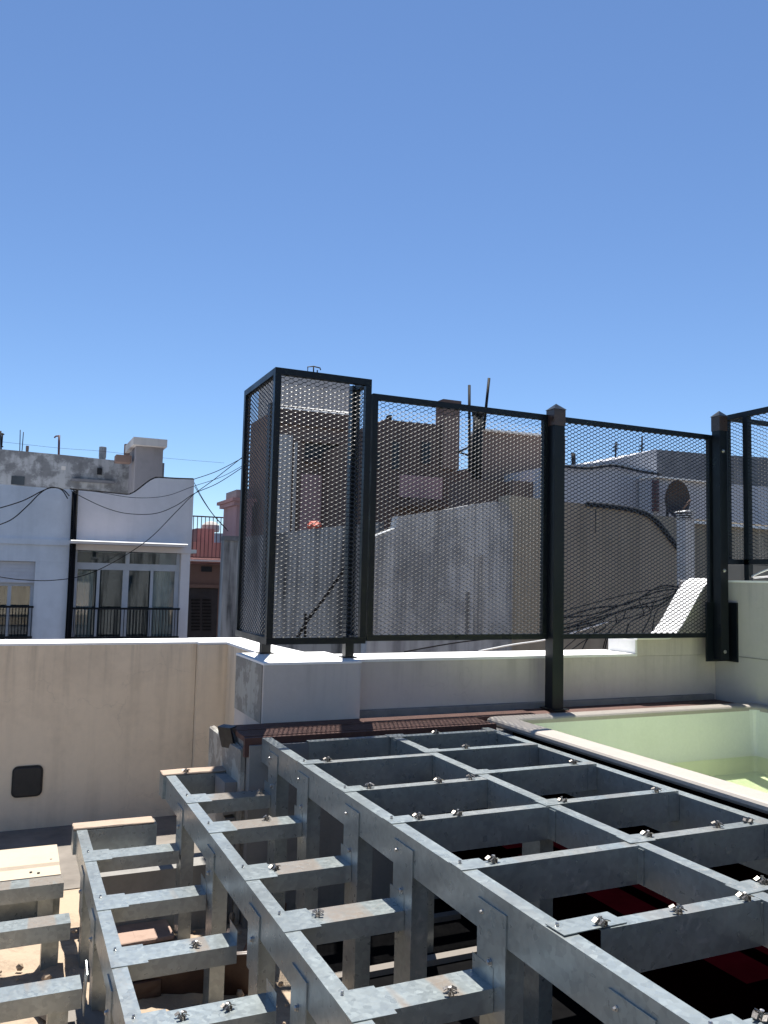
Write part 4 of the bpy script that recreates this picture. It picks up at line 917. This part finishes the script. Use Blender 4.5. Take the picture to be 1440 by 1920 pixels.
# ================================================================== CABLES
def cable(pts, r, label, Y=None, mat='cable', name='cable'):
    w_ = [P(p_[0], p_[1], p_[2] if len(p_) > 2 else Y) for p_ in pts]
    return tag(tube(name, smooth_curve(w_, 8), r, M[mat], None, 5), label, 'cable', 'overhead cables')
Yc = 17.55
cable([(133, 920), (160, 935), (200, 953), (240, 963), (290, 963), (330, 948), (365, 925), (410, 905), (470, 866)], 0.008, 'cable sagging deepest across the plain white upper wall', Yc)
cable([(133, 918), (180, 922), (250, 933), (310, 930), (362, 912), (420, 892), (480, 858)], 0.006, 'thin cable just under the curved parapet', Yc+0.05)
cable([(-10, 1080), (40, 1087), (100, 1088), (160, 1078), (220, 1050), (280, 1010), (330, 960), (362, 928), (400, 900), (470, 845)], 0.008, 'long cable rising from the left window across the glazing', Yc-0.3)
cable([(362, 899), (410, 882), (470, 850)], 0.008, 'highest cable leaving the white house corner towards the cage', Yc+0.2)
cable([(-20, 958), (40, 940), (80, 920), (100, 914), (118, 918), (130, 930)], 0.011, 'upper black cable looping onto the downpipe', Yc-0.1)
cable([(-20, 990), (20, 975), (50, 950), (75, 925), (95, 914), (115, 918), (127, 935)], 0.011, 'lower black cable looping onto the downpipe', Yc-0.15)
cable([(363, 903), (380, 935), (400, 965), (425, 992)], 0.008, 'left of two cables dropping to the terrace railing', 20)
cable([(365, 912), (385, 945), (405, 972), (428, 996)], 0.008, 'right of two cables dropping to the terrace railing', 20.2)
cable([(0, 828), (110, 840), (190, 846), (300, 858), (420, 868)], 0.004, 'hair thin wire across the sky above the concrete roof', 25)
random.seed(3)
for k in range(7):
    y0 = 1188-k*7+random.uniform(-4, 4)
    pts = [(1040, y0+random.uniform(0, 10), 6.4), (1110, y0-12+random.uniform(-8, 8), 6.5), (1180, y0-30+random.uniform(-10, 10), 6.6), (1240, y0-55+random.uniform(-10, 10), 6.7), (1285, 1095+random.uniform(-6, 12), 6.8)]
    cable(pts, 0.006+0.002*(k % 3), ['lowest', 'second lowest', 'third lowest', 'middle', 'third highest', 'second highest', 'highest'][k]+' strand of the cable tangle behind the right fence panel')
for k in range(9):
    x = 1080+k*22+random.uniform(-8, 8); y = 1180-(x-1080)*0.35
    pts = [(x, y+random.uniform(-14, 0), 6.5), (x+random.uniform(-14, 14), y+14, 6.5), (x+random.uniform(-30, -8), y+34, 6.45), (x-random.uniform(20, 45), 1226, 6.4)]
    cable(pts, 0.006, 'hanging cable end '+['at the far left of', 'left in', 'left of centre in', 'just left of the middle of', 'in the middle of', 'just right of the middle of', 'right of centre in', 'right in', 'at the far right of'][k]+' the tangle')
cable([(758, 1222, 6.0), (870, 1203, 6.2), (1000, 1190, 6.4)], 0.006, 'dark thin line rising under the first fence panel', None)
cable([(898, 1221, 6.0), (960, 1209, 6.2), (1040, 1196, 6.4), (1140, 1166, 6.5)], 0.008, 'pale line rising under the first fence panel', None, 'white_cable')
cable([(552, 1205, 6.0), (575, 1165, 6.0), (610, 1118, 6.0), (650, 1060, 6.0)], 0.014, 'thick black cable slanting behind the mesh cage', None)
cable([(572, 1205, 6.0), (573, 1150, 6.0)], 0.012, 'short upright black cable behind the mesh cage', None)
